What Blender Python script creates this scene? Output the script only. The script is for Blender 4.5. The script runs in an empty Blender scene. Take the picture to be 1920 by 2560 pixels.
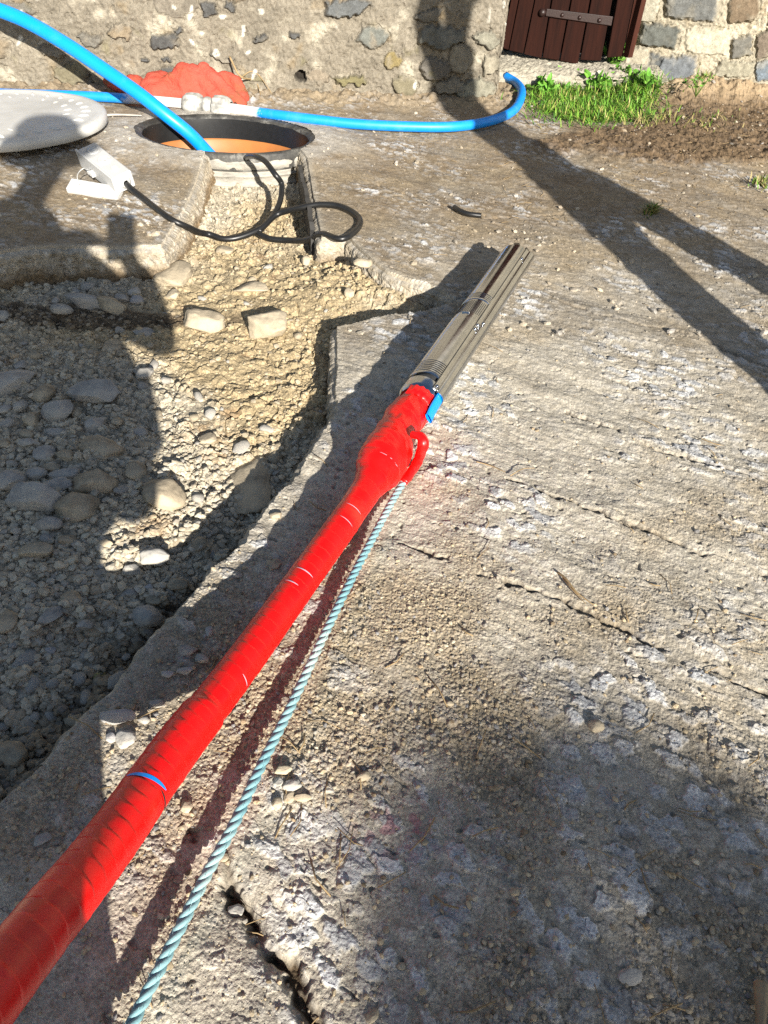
import bpy, math, random
import numpy as np
from mathutils import Vector, Matrix
random.seed(7); rng = np.random.default_rng(7)
S = bpy.context.scene
COL = S.collection
R = math.radians

# ------------------------------------------------------------------ camera, sky, sun, exposure
PITCH, ROLL, FOC, CH = R(40.5), R(3.0), 1923.0, 0.95
D_ = np.array([0, math.cos(PITCH), -math.sin(PITCH)])
_r = np.array([1., 0, 0]); _u = np.cross(_r, D_)
R_ = _r*math.cos(ROLL)+_u*math.sin(ROLL); U_ = _u*math.cos(ROLL)-_r*math.sin(ROLL)
cam_d = bpy.data.cameras.new('camera'); cam = bpy.data.objects.new('camera', cam_d); COL.objects.link(cam)
cam_d.sensor_fit = 'VERTICAL'; cam_d.sensor_height = 36; cam_d.lens = FOC/2560*36
cam_d.clip_start = 0.01; cam_d.clip_end = 2000
m = Matrix.Identity(4)
for i in range(3):
    m[i][0], m[i][1], m[i][2] = R_[i], U_[i], -D_[i]
m[2][3] = CH
cam.matrix_world = m
S.camera = cam

SUN_AZ, SUN_EL = R(110.0), R(20.5)          # azimuth the shadows run towards, elevation of the sun
sdir = np.array([math.cos(SUN_AZ)*math.cos(SUN_EL), math.sin(SUN_AZ)*math.cos(SUN_EL), -math.sin(SUN_EL)])
W = bpy.data.worlds.new('World'); S.world = W; W.use_nodes = True
nt = W.node_tree; sky = nt.nodes.new('ShaderNodeTexSky'); sky.sky_type = 'NISHITA'; sky.sun_disc = False
sky.sun_elevation = SUN_EL; sky.sun_rotation = math.atan2(-sdir[0], -sdir[1])
sky.air_density = 1.0; sky.dust_density = 0.6; sky.ozone_density = 1.0
bg = nt.nodes['Background']; bg.inputs['Strength'].default_value = 0.06
nt.links.new(sky.outputs['Color'], bg.inputs['Color'])
sl = bpy.data.lights.new('sun', 'SUN'); sl.energy = 5.0; sl.angle = R(0.5); sl.color = (1.0, 0.945, 0.85)
so = bpy.data.objects.new('sun', sl); COL.objects.link(so); so.location = (3, -8, 5)
so.rotation_euler = Vector(sdir).to_track_quat('-Z', 'Y').to_euler()
S.view_settings.view_transform = 'Standard'; S.view_settings.look = 'None'
S.view_settings.exposure = 1.15; S.view_settings.gamma = 1
S.cycles.use_denoising = False
S.cycles.max_bounces = 6

# ------------------------------------------------------------------ helpers
def ray(x, y):
    return D_+R_*(x-960)/FOC+U_*(1280-y)/FOC
def G(x, y, z=0.0):                          # point of height z seen at photo pixel x, y
    d = ray(x, y); t = (z-CH)/d[2]; return np.array([0, 0, CH])+d*t
def DP(x, y, depth):
    return np.array([0, 0, CH])+ray(x, y)*depth
def PL(x, y, A, B):                          # photo pixel on the vertical plane through A, B (xy)
    n = np.array([B[1]-A[1], A[0]-B[0], 0.]); d = ray(x, y)
    t = (np.array([A[0], A[1], 0])-np.array([0, 0, CH]))@n/(d@n); return np.array([0, 0, CH])+d*t
def UA(u, a, z):                             # sun aligned coordinates to world
    return np.array([u*math.sin(SUN_AZ)+a*math.cos(SUN_AZ), -u*math.cos(SUN_AZ)+a*math.sin(SUN_AZ), z])

_T = np.random.default_rng(3).random(65536); _TX = np.cos(_T*2*math.pi*7); _TY = np.sin(_T*2*math.pi*7)
def _i(ix, iy, seed):
    h = ix.astype(np.int64)*73856093 ^ iy.astype(np.int64)*19349663 ^ (seed*83492791+12345)
    return (h ^ (h >> 15) ^ (h >> 7)) & 65535
def _h(ix, iy, seed): return _T[_i(ix, iy, seed)]
def vn(x, y, s, seed=0):                     # gradient noise, about -1..1, cell size s
    k = seed*2.399; cs, sn = math.cos(k), math.sin(k)
    x, y = (x*cs-y*sn)/s+seed*3.7, (x*sn+y*cs)/s
    ix = np.floor(x); iy = np.floor(y); fx = x-ix; fy = y-iy
    ux = fx*fx*fx*(fx*(fx*6-15)+10); uy = fy*fy*fy*(fy*(fy*6-15)+10)
    def g(a, b, dx, dy):
        i = _i(a, b, seed); return _TX[i]*dx+_TY[i]*dy
    a = g(ix, iy, fx, fy); b = g(ix+1, iy, fx-1, fy); c = g(ix, iy+1, fx, fy-1); d = g(ix+1, iy+1, fx-1, fy-1)
    return (a+(b-a)*ux+(c-a)*uy+(a-b-c+d)*ux*uy)*1.55
def fbm(x, y, s, o=4, seed=0, g=.5):
    r = 0; a = 1; t = 0
    for k in range(o):
        r = r+a*vn(x+k*17.3, y-k*9.1, s, seed+k); t += a; a *= g; s *= .5
    return r/t
def cell(x, y, s, seed=0):                   # F1, F2, random id of nearest cell
    x = x/s; y = y/s; ix = np.floor(x); iy = np.floor(y)
    f1 = np.full(x.shape, 9.); f2 = f1.copy(); rid = np.zeros(x.shape)
    for dx in (-1, 0, 1):
        for dy in (-1, 0, 1):
            cx = ix+dx; cy = iy+dy
            px = cx+_h(cx, cy, seed)-x; py = cy+_h(cx, cy, seed+1)-y
            d = np.sqrt(px*px+py*py); n = d < f1
            f2 = np.where(n, f1, np.minimum(f2, d)); rid = np.where(n, _h(cx, cy, seed+2), rid); f1 = np.where(n, d, f1)
    return f1, f2, rid
def sst(a, b, x):
    t = np.clip((x-a)/(b-a), 0, 1); return t*t*(3-2*t)
def seg_dist(x, y, pts, closed=False):
    best = np.full(x.shape, 1e9); n = len(pts)
    for i in range(n if closed else n-1):
        ax, ay = pts[i][:2]; bx, by = pts[(i+1) % n][:2]
        dx, dy = bx-ax, by-ay; L = dx*dx+dy*dy+1e-12
        t = np.clip(((x-ax)*dx+(y-ay)*dy)/L, 0, 1)
        best = np.minimum(best, (x-ax-t*dx)**2+(y-ay-t*dy)**2)
    return np.sqrt(best)
def inside(x, y, pts):
    r = np.zeros(x.shape, bool); n = len(pts)
    for i in range(n):
        ax, ay = pts[i][:2]; bx, by = pts[(i+1) % n][:2]
        if ay == by: continue
        c = ((ay > y) != (by > y)) & (x < (bx-ax)*(y-ay)/(by-ay)+ax); r ^= c
    return r
def mix(a, b, t):
    return a+(b-a)*t[..., None] if np.ndim(a) > 1 or np.ndim(b) > 1 or np.ndim(t) > 0 else a+(b-a)*t

def tag(o, label=None, cat=None, group=None, kind=None):
    if label: o['label'] = label
    if cat: o['category'] = cat
    if group: o['group'] = group
    if kind: o['kind'] = kind
    return o
def empty(name, loc=(0, 0, 0)):
    o = bpy.data.objects.new(name, None); o.empty_display_size = .05; COL.objects.link(o); o.location = Vector([float(v) for v in loc]); return o
def put(me, name, mat=None, parent=None):
    o = bpy.data.objects.new(name, me); COL.objects.link(o)
    if mat: me.materials.append(mat)
    if parent:
        o.parent = parent
        o.matrix_parent_inverse = Matrix.Translation(-parent_loc(parent))
    return o
def parent_loc(p): return p.location
def bigmesh(name, V, F, cols=None, smooth=False, cname='Col'):
    me = bpy.data.meshes.new(name); V = np.ascontiguousarray(V, np.float32); F = np.ascontiguousarray(F, np.int32)
    k = F.shape[1]
    me.vertices.add(len(V)); me.vertices.foreach_set('co', V.ravel())
    me.loops.add(F.size); me.loops.foreach_set('vertex_index', F.ravel())
    me.polygons.add(len(F)); me.polygons.foreach_set('loop_start', np.arange(0, F.size, k, dtype=np.int32))
    me.polygons.foreach_set('loop_total', np.full(len(F), k, np.int32))
    me.polygons.foreach_set('use_smooth', np.full(len(F), smooth, bool))
    if cols is not None:
        a = me.attributes.new(cname, 'FLOAT_COLOR', 'POINT')
        c = np.ones((len(V), 4), np.float32); c[:, :3] = cols; a.data.foreach_set('color', c.ravel())
    me.update(calc_edges=True); return me
def pymesh(name, V, F, smooth=True):
    me = bpy.data.meshes.new(name); me.from_pydata([tuple(map(float, v)) for v in V], [], [tuple(map(int, f)) for f in F])
    if smooth: me.polygons.foreach_set('use_smooth', [True]*len(me.polygons))
    me.update(); return me
def grid_faces(nr, nc, wrap=False):
    i = np.arange(nr-1)[:, None]*nc; j = np.arange(nc if wrap else nc-1)[None]; j2 = (j+1) % nc
    return np.stack([i+j, i+j2, i+nc+j2, i+nc+j], -1).reshape(-1, 4)
def spline(pts, n):
    P = np.array(pts, float); P = np.vstack([2*P[0]-P[1], P, 2*P[-1]-P[-2]])
    out = []
    k = len(P)-3
    for t in np.linspace(0, k-1e-9, n):
        i = int(t); f = t-i; a, b, c, d = P[i:i+4]
        out.append(.5*((2*b)+(-a+c)*f+(2*a-5*b+4*c-d)*f*f+(-a+3*b-3*c+d)*f**3))
    P = np.array(out)
    L = np.concatenate([[0], np.cumsum(np.linalg.norm(np.diff(P, axis=0), axis=1))])
    s = np.linspace(0, L[-1], n)
    return np.stack([np.interp(s, L, P[:, q]) for q in range(P.shape[1])], 1), s
def frames(P, up=(0, 0, 1)):
    T = np.gradient(P, axis=0); T /= np.linalg.norm(T, axis=1)[:, None]
    N = np.zeros_like(P); n = np.array(up, float)
    for i in range(len(P)):
        n = n-T[i]*(n@T[i]); n /= np.linalg.norm(n); N[i] = n
    return T, N, np.cross(T, N)
def tube(P, rad, seg=24, cap=True, up=(0, 0, 1), off=None, name='tube', smooth=True, arc=None):
    P = np.asarray(P, float); T, N, B = frames(P, up); n = len(P)
    a0, a1 = arc if arc else (0, 2*math.pi)
    th = np.linspace(a0, a1, seg, endpoint=bool(arc))
    r = np.broadcast_to(np.asarray(rad, float).reshape(-1, 1) if np.ndim(rad) <= 1 else rad, (n, seg)).copy()
    if off is not None: r = r+off(np.arange(n)[:, None]/(n-1), th[None])
    V = P[:, None]+r[..., None]*(np.cos(th)[None, :, None]*N[:, None]+np.sin(th)[None, :, None]*B[:, None])
    V = V.reshape(-1, 3); F = grid_faces(n, seg, not arc)[:, ::-1].tolist()
    if cap and not arc:
        F += [list(range(seg)), list(range((n-1)*seg, n*seg))[::-1]]
    return V, F
def tube_obj(name, P, rad, mat, parent=None, **k):
    V, F = tube(P, rad, **k); return put(pymesh(name, V, F, k.get('smooth', True)), name, mat, parent)
def join(parts):
    V = []; F = []; o = 0
    for v, f in parts:
        V += [tuple(q) for q in v]; F += [[i+o for i in q] for q in f]; o += len(v)
    return V, F
def boxvf(c, ax, ay, az):                    # centre and three half axes
    c, ax, ay, az = [np.array(v, float) for v in (c, ax, ay, az)]
    V = [c+sx*ax+sy*ay+sz*az for sx in (-1, 1) for sy in (-1, 1) for sz in (-1, 1)]
    F = [(0, 1, 3, 2), (4, 6, 7, 5), (0, 4, 5, 1), (2, 3, 7, 6), (0, 2, 6, 4), (1, 5, 7, 3)]
    return V, F
def lathe(prof, seg=64, c=(0, 0, 0), ax=(1, 0), ay=(0, 1), close=False):
    th = np.linspace(0, 2*math.pi, seg, endpoint=False); p = np.array(prof, float)
    x = p[:, :1]*np.cos(th); y = p[:, :1]*np.sin(th)
    V = np.stack([c[0]+x*ax[0]+y*ay[0], c[1]+x*ax[1]+y*ay[1], np.broadcast_to(c[2]+p[:, 1:], x.shape)], -1).reshape(-1, 3)
    F = grid_faces(len(p), seg, True).tolist()
    if close: F += [list(range(seg))[::-1], list(range((len(p)-1)*seg, len(p)*seg))]
    return V, F
def bevel(o, w=.003, n=2):
    b = o.modifiers.new('bevel', 'BEVEL'); b.width = w; b.segments = n; b.limit_method = 'ANGLE'; return o

# ------------------------------------------------------------------ materials
class NT:
    def __init__(s, name):
        s.m = bpy.data.materials.new(name); s.m.use_nodes = True; s.t = s.m.node_tree
        s.b = s.t.nodes['Principled BSDF']; s.c = s.t.nodes.new('ShaderNodeTexCoord')
    def n(s, t, **k):
        q = s.t.nodes.new(t)
        for a, v in k.items(): setattr(q, a, v)
        return q
    def L(s, a, b): s.t.links.new(a, b)
    def noise(s, scale, detail=4, rough=.6, sc=None, coord='Object'):
        q = s.n('ShaderNodeTexNoise'); q.inputs['Scale'].default_value = scale; q.inputs['Detail'].default_value = detail
        q.inputs['Roughness'].default_value = rough
        if sc:
            mp = s.n('ShaderNodeMapping'); mp.inputs['Scale'].default_value = sc; s.L(s.c.outputs[coord], mp.inputs[0]); s.L(mp.outputs[0], q.inputs[0])
        else: s.L(s.c.outputs[coord], q.inputs[0])
        return q.outputs['Fac']
    def ramp(s, f, stops):
        q = s.n('ShaderNodeValToRGB'); e = q.color_ramp.elements
        while len(e) < len(stops): e.new(.5)
        for k, (p, c) in enumerate(stops):
            e[k].position = p; e[k].color = (*c, 1) if len(c) == 3 else c
        s.L(f, q.inputs[0]); return q.outputs[0]
    def mixc(s, f, a, b, mode='MIX'):
        q = s.n('ShaderNodeMix', data_type='RGBA', blend_type=mode)
        for sock, v in ((q.inputs[0], f), (q.inputs[6], a), (q.inputs[7], b)):
            if hasattr(v, 'links'): s.L(v, sock)
            elif isinstance(v, tuple): sock.default_value = (*v, 1)
            else: sock.default_value = v
        return q.outputs[2]
    def color(s, c):
        if hasattr(c, 'links'): s.L(c, s.b.inputs['Base Color'])
        else: s.b.inputs['Base Color'].default_value = (*c, 1)
    def rough(s, v):
        if hasattr(v, 'links'): s.L(v, s.b.inputs['Roughness'])
        else: s.b.inputs['Roughness'].default_value = v
    def bump(s, f, strength=.5, dist=.01):
        q = s.n('ShaderNodeBump'); q.inputs['Strength'].default_value = strength; q.inputs['Distance'].default_value = dist
        s.L(f, q.inputs['Height']); 
        for l in list(s.b.inputs['Normal'].links): s.L(l.from_socket, q.inputs['Normal'])
        s.L(q.outputs[0], s.b.inputs['Normal'])
    def attr(s, name='Col'):
        q = s.n('ShaderNodeAttribute'); q.attribute_name = name; return q.outputs['Color']
def simple(name, c, rough=.5, metal=0, var=.25, scale=20, bump=.15, bd=.002, c2=None, sc=None, spec=.5):
    M = NT(name); f = M.noise(scale, 5, sc=sc)
    c2 = c2 or tuple(v*(1-var) for v in c)
    M.color(M.ramp(f, [(.3, c2), (.65, c)])); M.rough(rough); M.b.inputs['Metallic'].default_value = metal
    M.b.inputs['Specular IOR Level'].default_value = spec
    if bump: M.bump(M.noise(scale*4, 4), bump, bd)
    return M.m

def ground_mat(name, rough=.95):
    M = NT(name); a = M.attr()
    f = M.ramp(M.noise(260, 3, .7), [(.3, (.62, .62, .62)), (.7, (1.3, 1.3, 1.3))])
    c = M.mixc(1.0, a, f, 'MULTIPLY')
    f2 = M.ramp(M.noise(45, 4, .65), [(.3, (.75, .74, .72)), (.7, (1.18, 1.18, 1.18))])
    M.color(M.mixc(1.0, c, f2, 'MULTIPLY')); M.rough(rough); M.b.inputs['Specular IOR Level'].default_value = .25
    M.bump(M.noise(420, 3, .7), .55, .003)
    return M.m
M_ground = ground_mat('yard_ground')
M_wall = ground_mat('rubble_wall')
def stone_mat(name, a, b, dust, k=1.):
    M = NT(name); inf = M.n('ShaderNodeObjectInfo')
    c = M.mixc(inf.outputs['Random'], a, b)
    f = M.ramp(M.noise(18, 6, .65), [(.35, (.65, .65, .65)), (.7, (1.2, 1.2, 1.2))])
    c = M.mixc(1.0, c, f, 'MULTIPLY')
    c = M.mixc(M.ramp(M.noise(9, 5, .7), [(.42, (0, 0, 0)), (.62, (.8, .8, .8))]), c, dust)
    M.color(c); M.rough(.92); M.b.inputs['Specular IOR Level'].default_value = .2
    M.bump(M.noise(90, 5, .7), .5, .004); return M.m
M_stone = stone_mat('trench_stone', (.34, .285, .205), (.44, .375, .275), (.48, .40, .28))
M_stone_grey = stone_mat('grey_stone', (.32, .31, .29), (.43, .415, .385), (.46, .41, .33))
M_stone_white = stone_mat('pale_limestone', (.44, .43, .43), (.38, .38, .39), (.42, .38, .32))
def peb_mat():
    M = NT('pebbles'); f = M.ramp(M.noise(150, 3), [(.3, (.75, .75, .75)), (.7, (1.2, 1.2, 1.2))])
    M.color(M.mixc(1.0, M.attr(), f, 'MULTIPLY')); M.rough(.95); M.b.inputs['Specular IOR Level'].default_value = .2; return M.m
M_peb = peb_mat()
def pipe_blue():
    M = NT('blue_polyethylene'); f = M.noise(14, 5, .7)
    M.color(M.mixc(M.ramp(f, [(.55, (0, 0, 0)), (.85, (.12, .12, .12))]), (.002, .255, .80), (.25, .42, .62)))
    M.rough(.38); M.bump(M.noise(200, 2), .05, .001); return M.m
M_blue = pipe_blue()
def pipe_blue_floor():                      # the same pipe with white spray paint near the coupling
    M = NT('blue_pipe_with_white_paint'); f = M.noise(14, 5, .7)
    base = M.mixc(M.ramp(f, [(.5, (0, 0, 0)), (.85, (.22, .22, .22))]), (.004, .24, .76), (.25, .42, .62))
    p = M.n('ShaderNodeAttribute'); p.attribute_name = 'paint'
    mth = M.n('ShaderNodeMath', operation='MULTIPLY_ADD'); M.L(M.noise(60, 4), mth.inputs[0]); mth.inputs[1].default_value = .7; 
    sub = M.n('ShaderNodeMath', operation='SUBTRACT'); M.L(p.outputs['Fac'], sub.inputs[0]); sub.inputs[1].default_value = .35
    M.L(sub.outputs[0], mth.inputs[2])
    M.color(M.mixc(M.ramp(mth.outputs[0], [(.25, (0, 0, 0)), (.6, (1, 1, 1))]), base, (.74, .72, .70)))
    M.rough(.45); return M.m
M_bluep = pipe_blue_floor()
def tape_red():
    M = NT('red_tape'); f = M.noise(30, 4, .6)
    M.color(M.mixc(M.ramp(f, [(.45, (0, 0, 0)), (.75, (.6, .6, .6))]), (.80, .004, .004), (.66, .012, .006)))
    M.rough(M.ramp(M.noise(22, 4), [(.3, (.26,)*3), (.7, (.42,)*3)])); M.bump(M.noise(60, 3, sc=(1, 1, 1)), .12, .002)
    M.b.inputs['Specular IOR Level'].default_value = .5; return M.m
M_red = tape_red()
def tape_band():
    M = NT('red_tape_wraps'); f = M.noise(26, 5, .65); d = M.noise(6, 4, .7)
    c = M.mixc(M.ramp(f, [(.45, (0, 0, 0)), (.78, (.55, .55, .55))]), (.76, .004, .003), (.56, .010, .005)); c = M.mixc(1., c, M.attr(), 'MULTIPLY')
    c = M.mixc(M.ramp(d, [(.58, (0, 0, 0)), (.8, (.35, .35, .35))]), c, (.42, .12, .06)); M.color(c)
    M.rough(M.ramp(M.noise(22, 4), [(.3, (.24,)*3), (.7, (.46,)*3)])); M.bump(M.noise(60, 3), .14, .002); return M.m
M_redw = tape_band()
def steel():
    M = NT('stainless_steel'); f = M.noise(30, 4, .6)
    M.color(M.ramp(f, [(.3, (.40, .415, .44)), (.7, (.52, .535, .56))])); M.b.inputs['Metallic'].default_value = 1
    M.rough(M.ramp(M.noise(16, 5, .7), [(.3, (.10,)*3), (.75, (.22,)*3)])); M.bump(M.noise(150, 2), .04, .001); return M.m
M_steel = steel()
M_steel_dark = simple('dark_cast_steel', (.20, .19, .18), .35, 1, .4, 40)
M_slot = simple('pump_slots', (.015, .015, .015), .8)
M_white = simple('white_plastic', (.50, .50, .49), .4, 0, .10, 8, .05)
def lidm():
    M = NT('white_painted_lid'); f = M.noise(5, 5, .6); c = M.ramp(f, [(.3, (.46, .445, .41)), (.65, (.60, .59, .56))])
    sc = M.ramp(M.noise(13, 7, .75, sc=(1, 2.2, 1)), [(.70, (0, 0, 0)), (.74, (.7, .7, .7))]); c = M.mixc(sc, c, (.24, .23, .22))
    M.color(c); M.rough(.5); M.bump(M.noise(40, 4), .2, .002); return M.m
M_lid = lidm()
M_black = simple('black_rubber', (.014, .014, .014), .38, 0, .3, 40, .1, .001)
def ring_mat():
    M = NT('weathered_black_plastic'); f = M.noise(14, 7, .75)
    M.color(M.ramp(f, [(.40, (.018, .017, .016)), (.56, (.06, .057, .05)), (.72, (.26, .25, .22))])); M.rough(.6); M.bump(M.noise(60, 5), .4, .004); return M.m
M_ring = ring_mat()
M_orange = simple('orange_plastic', (.39, .145, .035), .5, 0, .2, 6, .05, c2=(.29, .105, .028))
def crust():
    M = NT('cement_crusted_riser'); f = M.noise(9, 6, .7, sc=(1, 1, 4))
    M.color(M.ramp(f, [(.3, (.16, .15, .13)), (.48, (.32, .30, .26)), (.62, (.42, .385, .32)), (.72, (.42, .25, .13))])); M.rough(.9); M.bump(M.noise(40, 6, .7), .6, .008); return M.m
M_crust = crust()
M_slate = simple('dark_slate', (.05, .047, .043), .75, 0, .4, 12, .4, .004)
M_cloth = None
def cloth():
    M = NT('red_terry_cloth'); f = M.noise(7, 6, .7)
    M.color(M.ramp(f, [(.36, (.22, .10, .05)), (.48, (.46, .085, .055)), (.66, (.56, .10, .07))])); M.rough(1.0)
    M.b.inputs['Specular IOR Level'].default_value = .1
    M.bump(M.noise(70, 4, .75), 1.0, .010); return M.m
M_cloth = cloth()
M_fit = simple('grey_white_fitting', (.52, .51, .47), .55, 0, .55, 24, .2, .002, c2=(.16, .155, .14))
def wood(name, a, b):
    M = NT(name); f = M.noise(5, 7, .7, sc=(7, 7, .7)); 
    c = M.ramp(f, [(.3, a), (.7, b)])
    sp = M.ramp(M.noise(28, 3, .6, sc=(1, 1, .4)), [(.72, (0, 0, 0)), (.8, (.5, .5, .5))])
    M.color(M.mixc(sp, c, (.09, .05, .033))); M.rough(.85); M.b.inputs['Specular IOR Level'].default_value = .15; M.bump(M.noise(14, 6, .7, sc=(9, 9, .6)), .5, .006); return M.m
M_door = wood('dark_red_door_paint', (.008, .0022, .0013), (.025, .0064, .0033))
M_jamb = wood('brown_red_jamb_paint', (.030, .010, .007), (.062, .020, .012))
M_iron = simple('painted_iron', (.022, .008, .006), .5, 0, .4, 30, .3)
M_rope = NT('teal_polypropylene_rope'); _f = M_rope.noise(9, 4, .6); 
M_rope.color(M_rope.ramp(_f, [(.35, (.15, .31, .35)), (.55, (.23, .38, .40)), (.7, (.40, .47, .44))])); M_rope.rough(.6)
M_rope.bump(M_rope.noise(500, 2), .4, .001); M_rope = M_rope.m
def leaf_mat(name, a, b):
    M = NT(name); inf = M.attr('Col'); M.color(M.mixc(1., inf, M.ramp(M.noise(20, 2), [(.3, (.7,)*3), (.7, (1.2,)*3)]), 'MULTIPLY')); M.rough(.55)
    M.b.inputs['Specular IOR Level'].default_value = .3
    try: M.b.inputs['Transmission Weight'].default_value = 0
    except Exception: pass
    return M.m
M_grass = leaf_mat('grass_blades', 0, 0)
M_straw = simple('dry_straw', (.34, .24, .12), .8, 0, .4, 30)
M_bark = simple('bark', (.10, .075, .05), .9, 0, .5, 20, .6, .01)
M_skin = simple('skin', (.48, .29, .21), .5, 0, .12, 20)
M_navy = simple('navy_work_jacket', (.03, .04, .07), .85, 0, .3, 30)
M_trous = simple('grey_work_trousers', (.07, .07, .075), .9, 0, .3, 30)
M_boot = simple('brown_boot', (.06, .035, .02), .6, 0, .3, 30)
M_phone = simple('black_phone_shell', (.01, .01, .01), .2, 0, .2, 10, 0)
M_conc = simple('threshold_concrete', (.38, .35, .29), .95, 0, .35, 14, .7, .008)

# ------------------------------------------------------------------ the yard: one height function
gx = lambda *p: [G(*q)[:2] for q in p]
# chamber opening: ellipse on the ground
RC = np.array([-0.765, 3.535]); RA = 0.385
E1 = np.array([.984, -.178]); E2 = np.array([.178, .984]); K1, K2 = 1.05, .76
def rdist(x, y): return np.hypot(((x-RC[0])*E1[0]+(y-RC[1])*E1[1])/K1, ((x-RC[0])*E2[0]+(y-RC[1])*E2[1])/K2)
LA = dict(ax=tuple(E1*K1), ay=tuple(E2*K2))
TR = gx((-1500, 760), (-500, 668), (0, 634), (150, 616), (241, 622), (356, 616), (404, 616), (464, 520), (516, 388), (560, 340), (640, 330), (720, 350), (766, 402), (802, 595), (868, 592), (924, 646),
        (970, 680), (1021, 697), (1097, 718), (1140, 748), (1130, 757), (1067, 769), (839, 811), (839, 1022), (727, 1200), (640, 1298), (618, 1352), (537, 1417),
        (331, 1650), (282, 1721), (212, 1786), (98, 1908), (0, 2000), (-300, 2260), (-1200, 2900), (-2200, 2300))
CRACKS = [(gx((1140, 748), (1180, 735), (1215, 742)), .006, .02),
          (gx((937, 455), (1000, 480), (1140, 523), (1207, 544), (1300, 540), (1410, 532)), .012, .008),
          (gx((1272, 1194), (1385, 1240), (1540, 1300), (1660, 1345), (1732, 1377), (1920, 1438), (2200, 1530)), .007, .010),
          (gx((1416, 1028), (1520, 1070), (1650, 1130), (1832, 1177), (2100, 1260)), .007, .008),
          (gx((1000, 1355), (1120, 1400), (1290, 1465), (1410, 1505), (1560, 1580), (1690, 1640), (1793, 1682), (2000, 1770)), .007, .009),
          (gx((1500, 940), (1700, 1010), (1980, 1100)), .006, .006),
          (gx((1250, 700), (1500, 790), (1700, 830), (1980, 940)), .010, .005),
          (gx((564, 2200), (600, 2270), (640, 2315), (651, 2375), (716, 2407), (743, 2483), (786, 2548), (840, 2640)), .014, .022),
          (gx((470, 2080), (520, 2090), (560, 2130), (575, 2200)), .012, .014)]
DARKSPOT = [(G(1840, 1960), .03), (G(1780, 1900), .025), (G(1560, 2090), .02), (G(1600, 2190), .02), (G(1780, 2210), .015), (G(1700, 1860), .03), (G(1830, 2010), .03)]
rr = lambda x, y, p, sx, sy=None, rot=0.: np.exp(-((((x-p[0])*math.cos(rot)+(y-p[1])*math.sin(rot))/sx)**2+((-(x-p[0])*math.sin(rot)+(y-p[1])*math.cos(rot))/(sy or sx))**2))

def trench_sd(x, y):                          # > 0 inside the trench
    kr = .25+.75*sst(1.75, 1.45, y)              # sawn edges further off, broken edge near by
    wx = x+kr*(.006*fbm(x, y, .13, 3, 31)+.0035*vn(x, y, .03, 36)+.003*vn(x, y, .012, 37)); wy = y+kr*(.006*fbm(x, y, .13, 3, 41)+.0035*vn(x, y, .03, 46)+.003*vn(x, y, .012, 47))
    d = seg_dist(wx, wy, TR, True); return np.where(inside(wx, wy, TR), d, -d)

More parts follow.
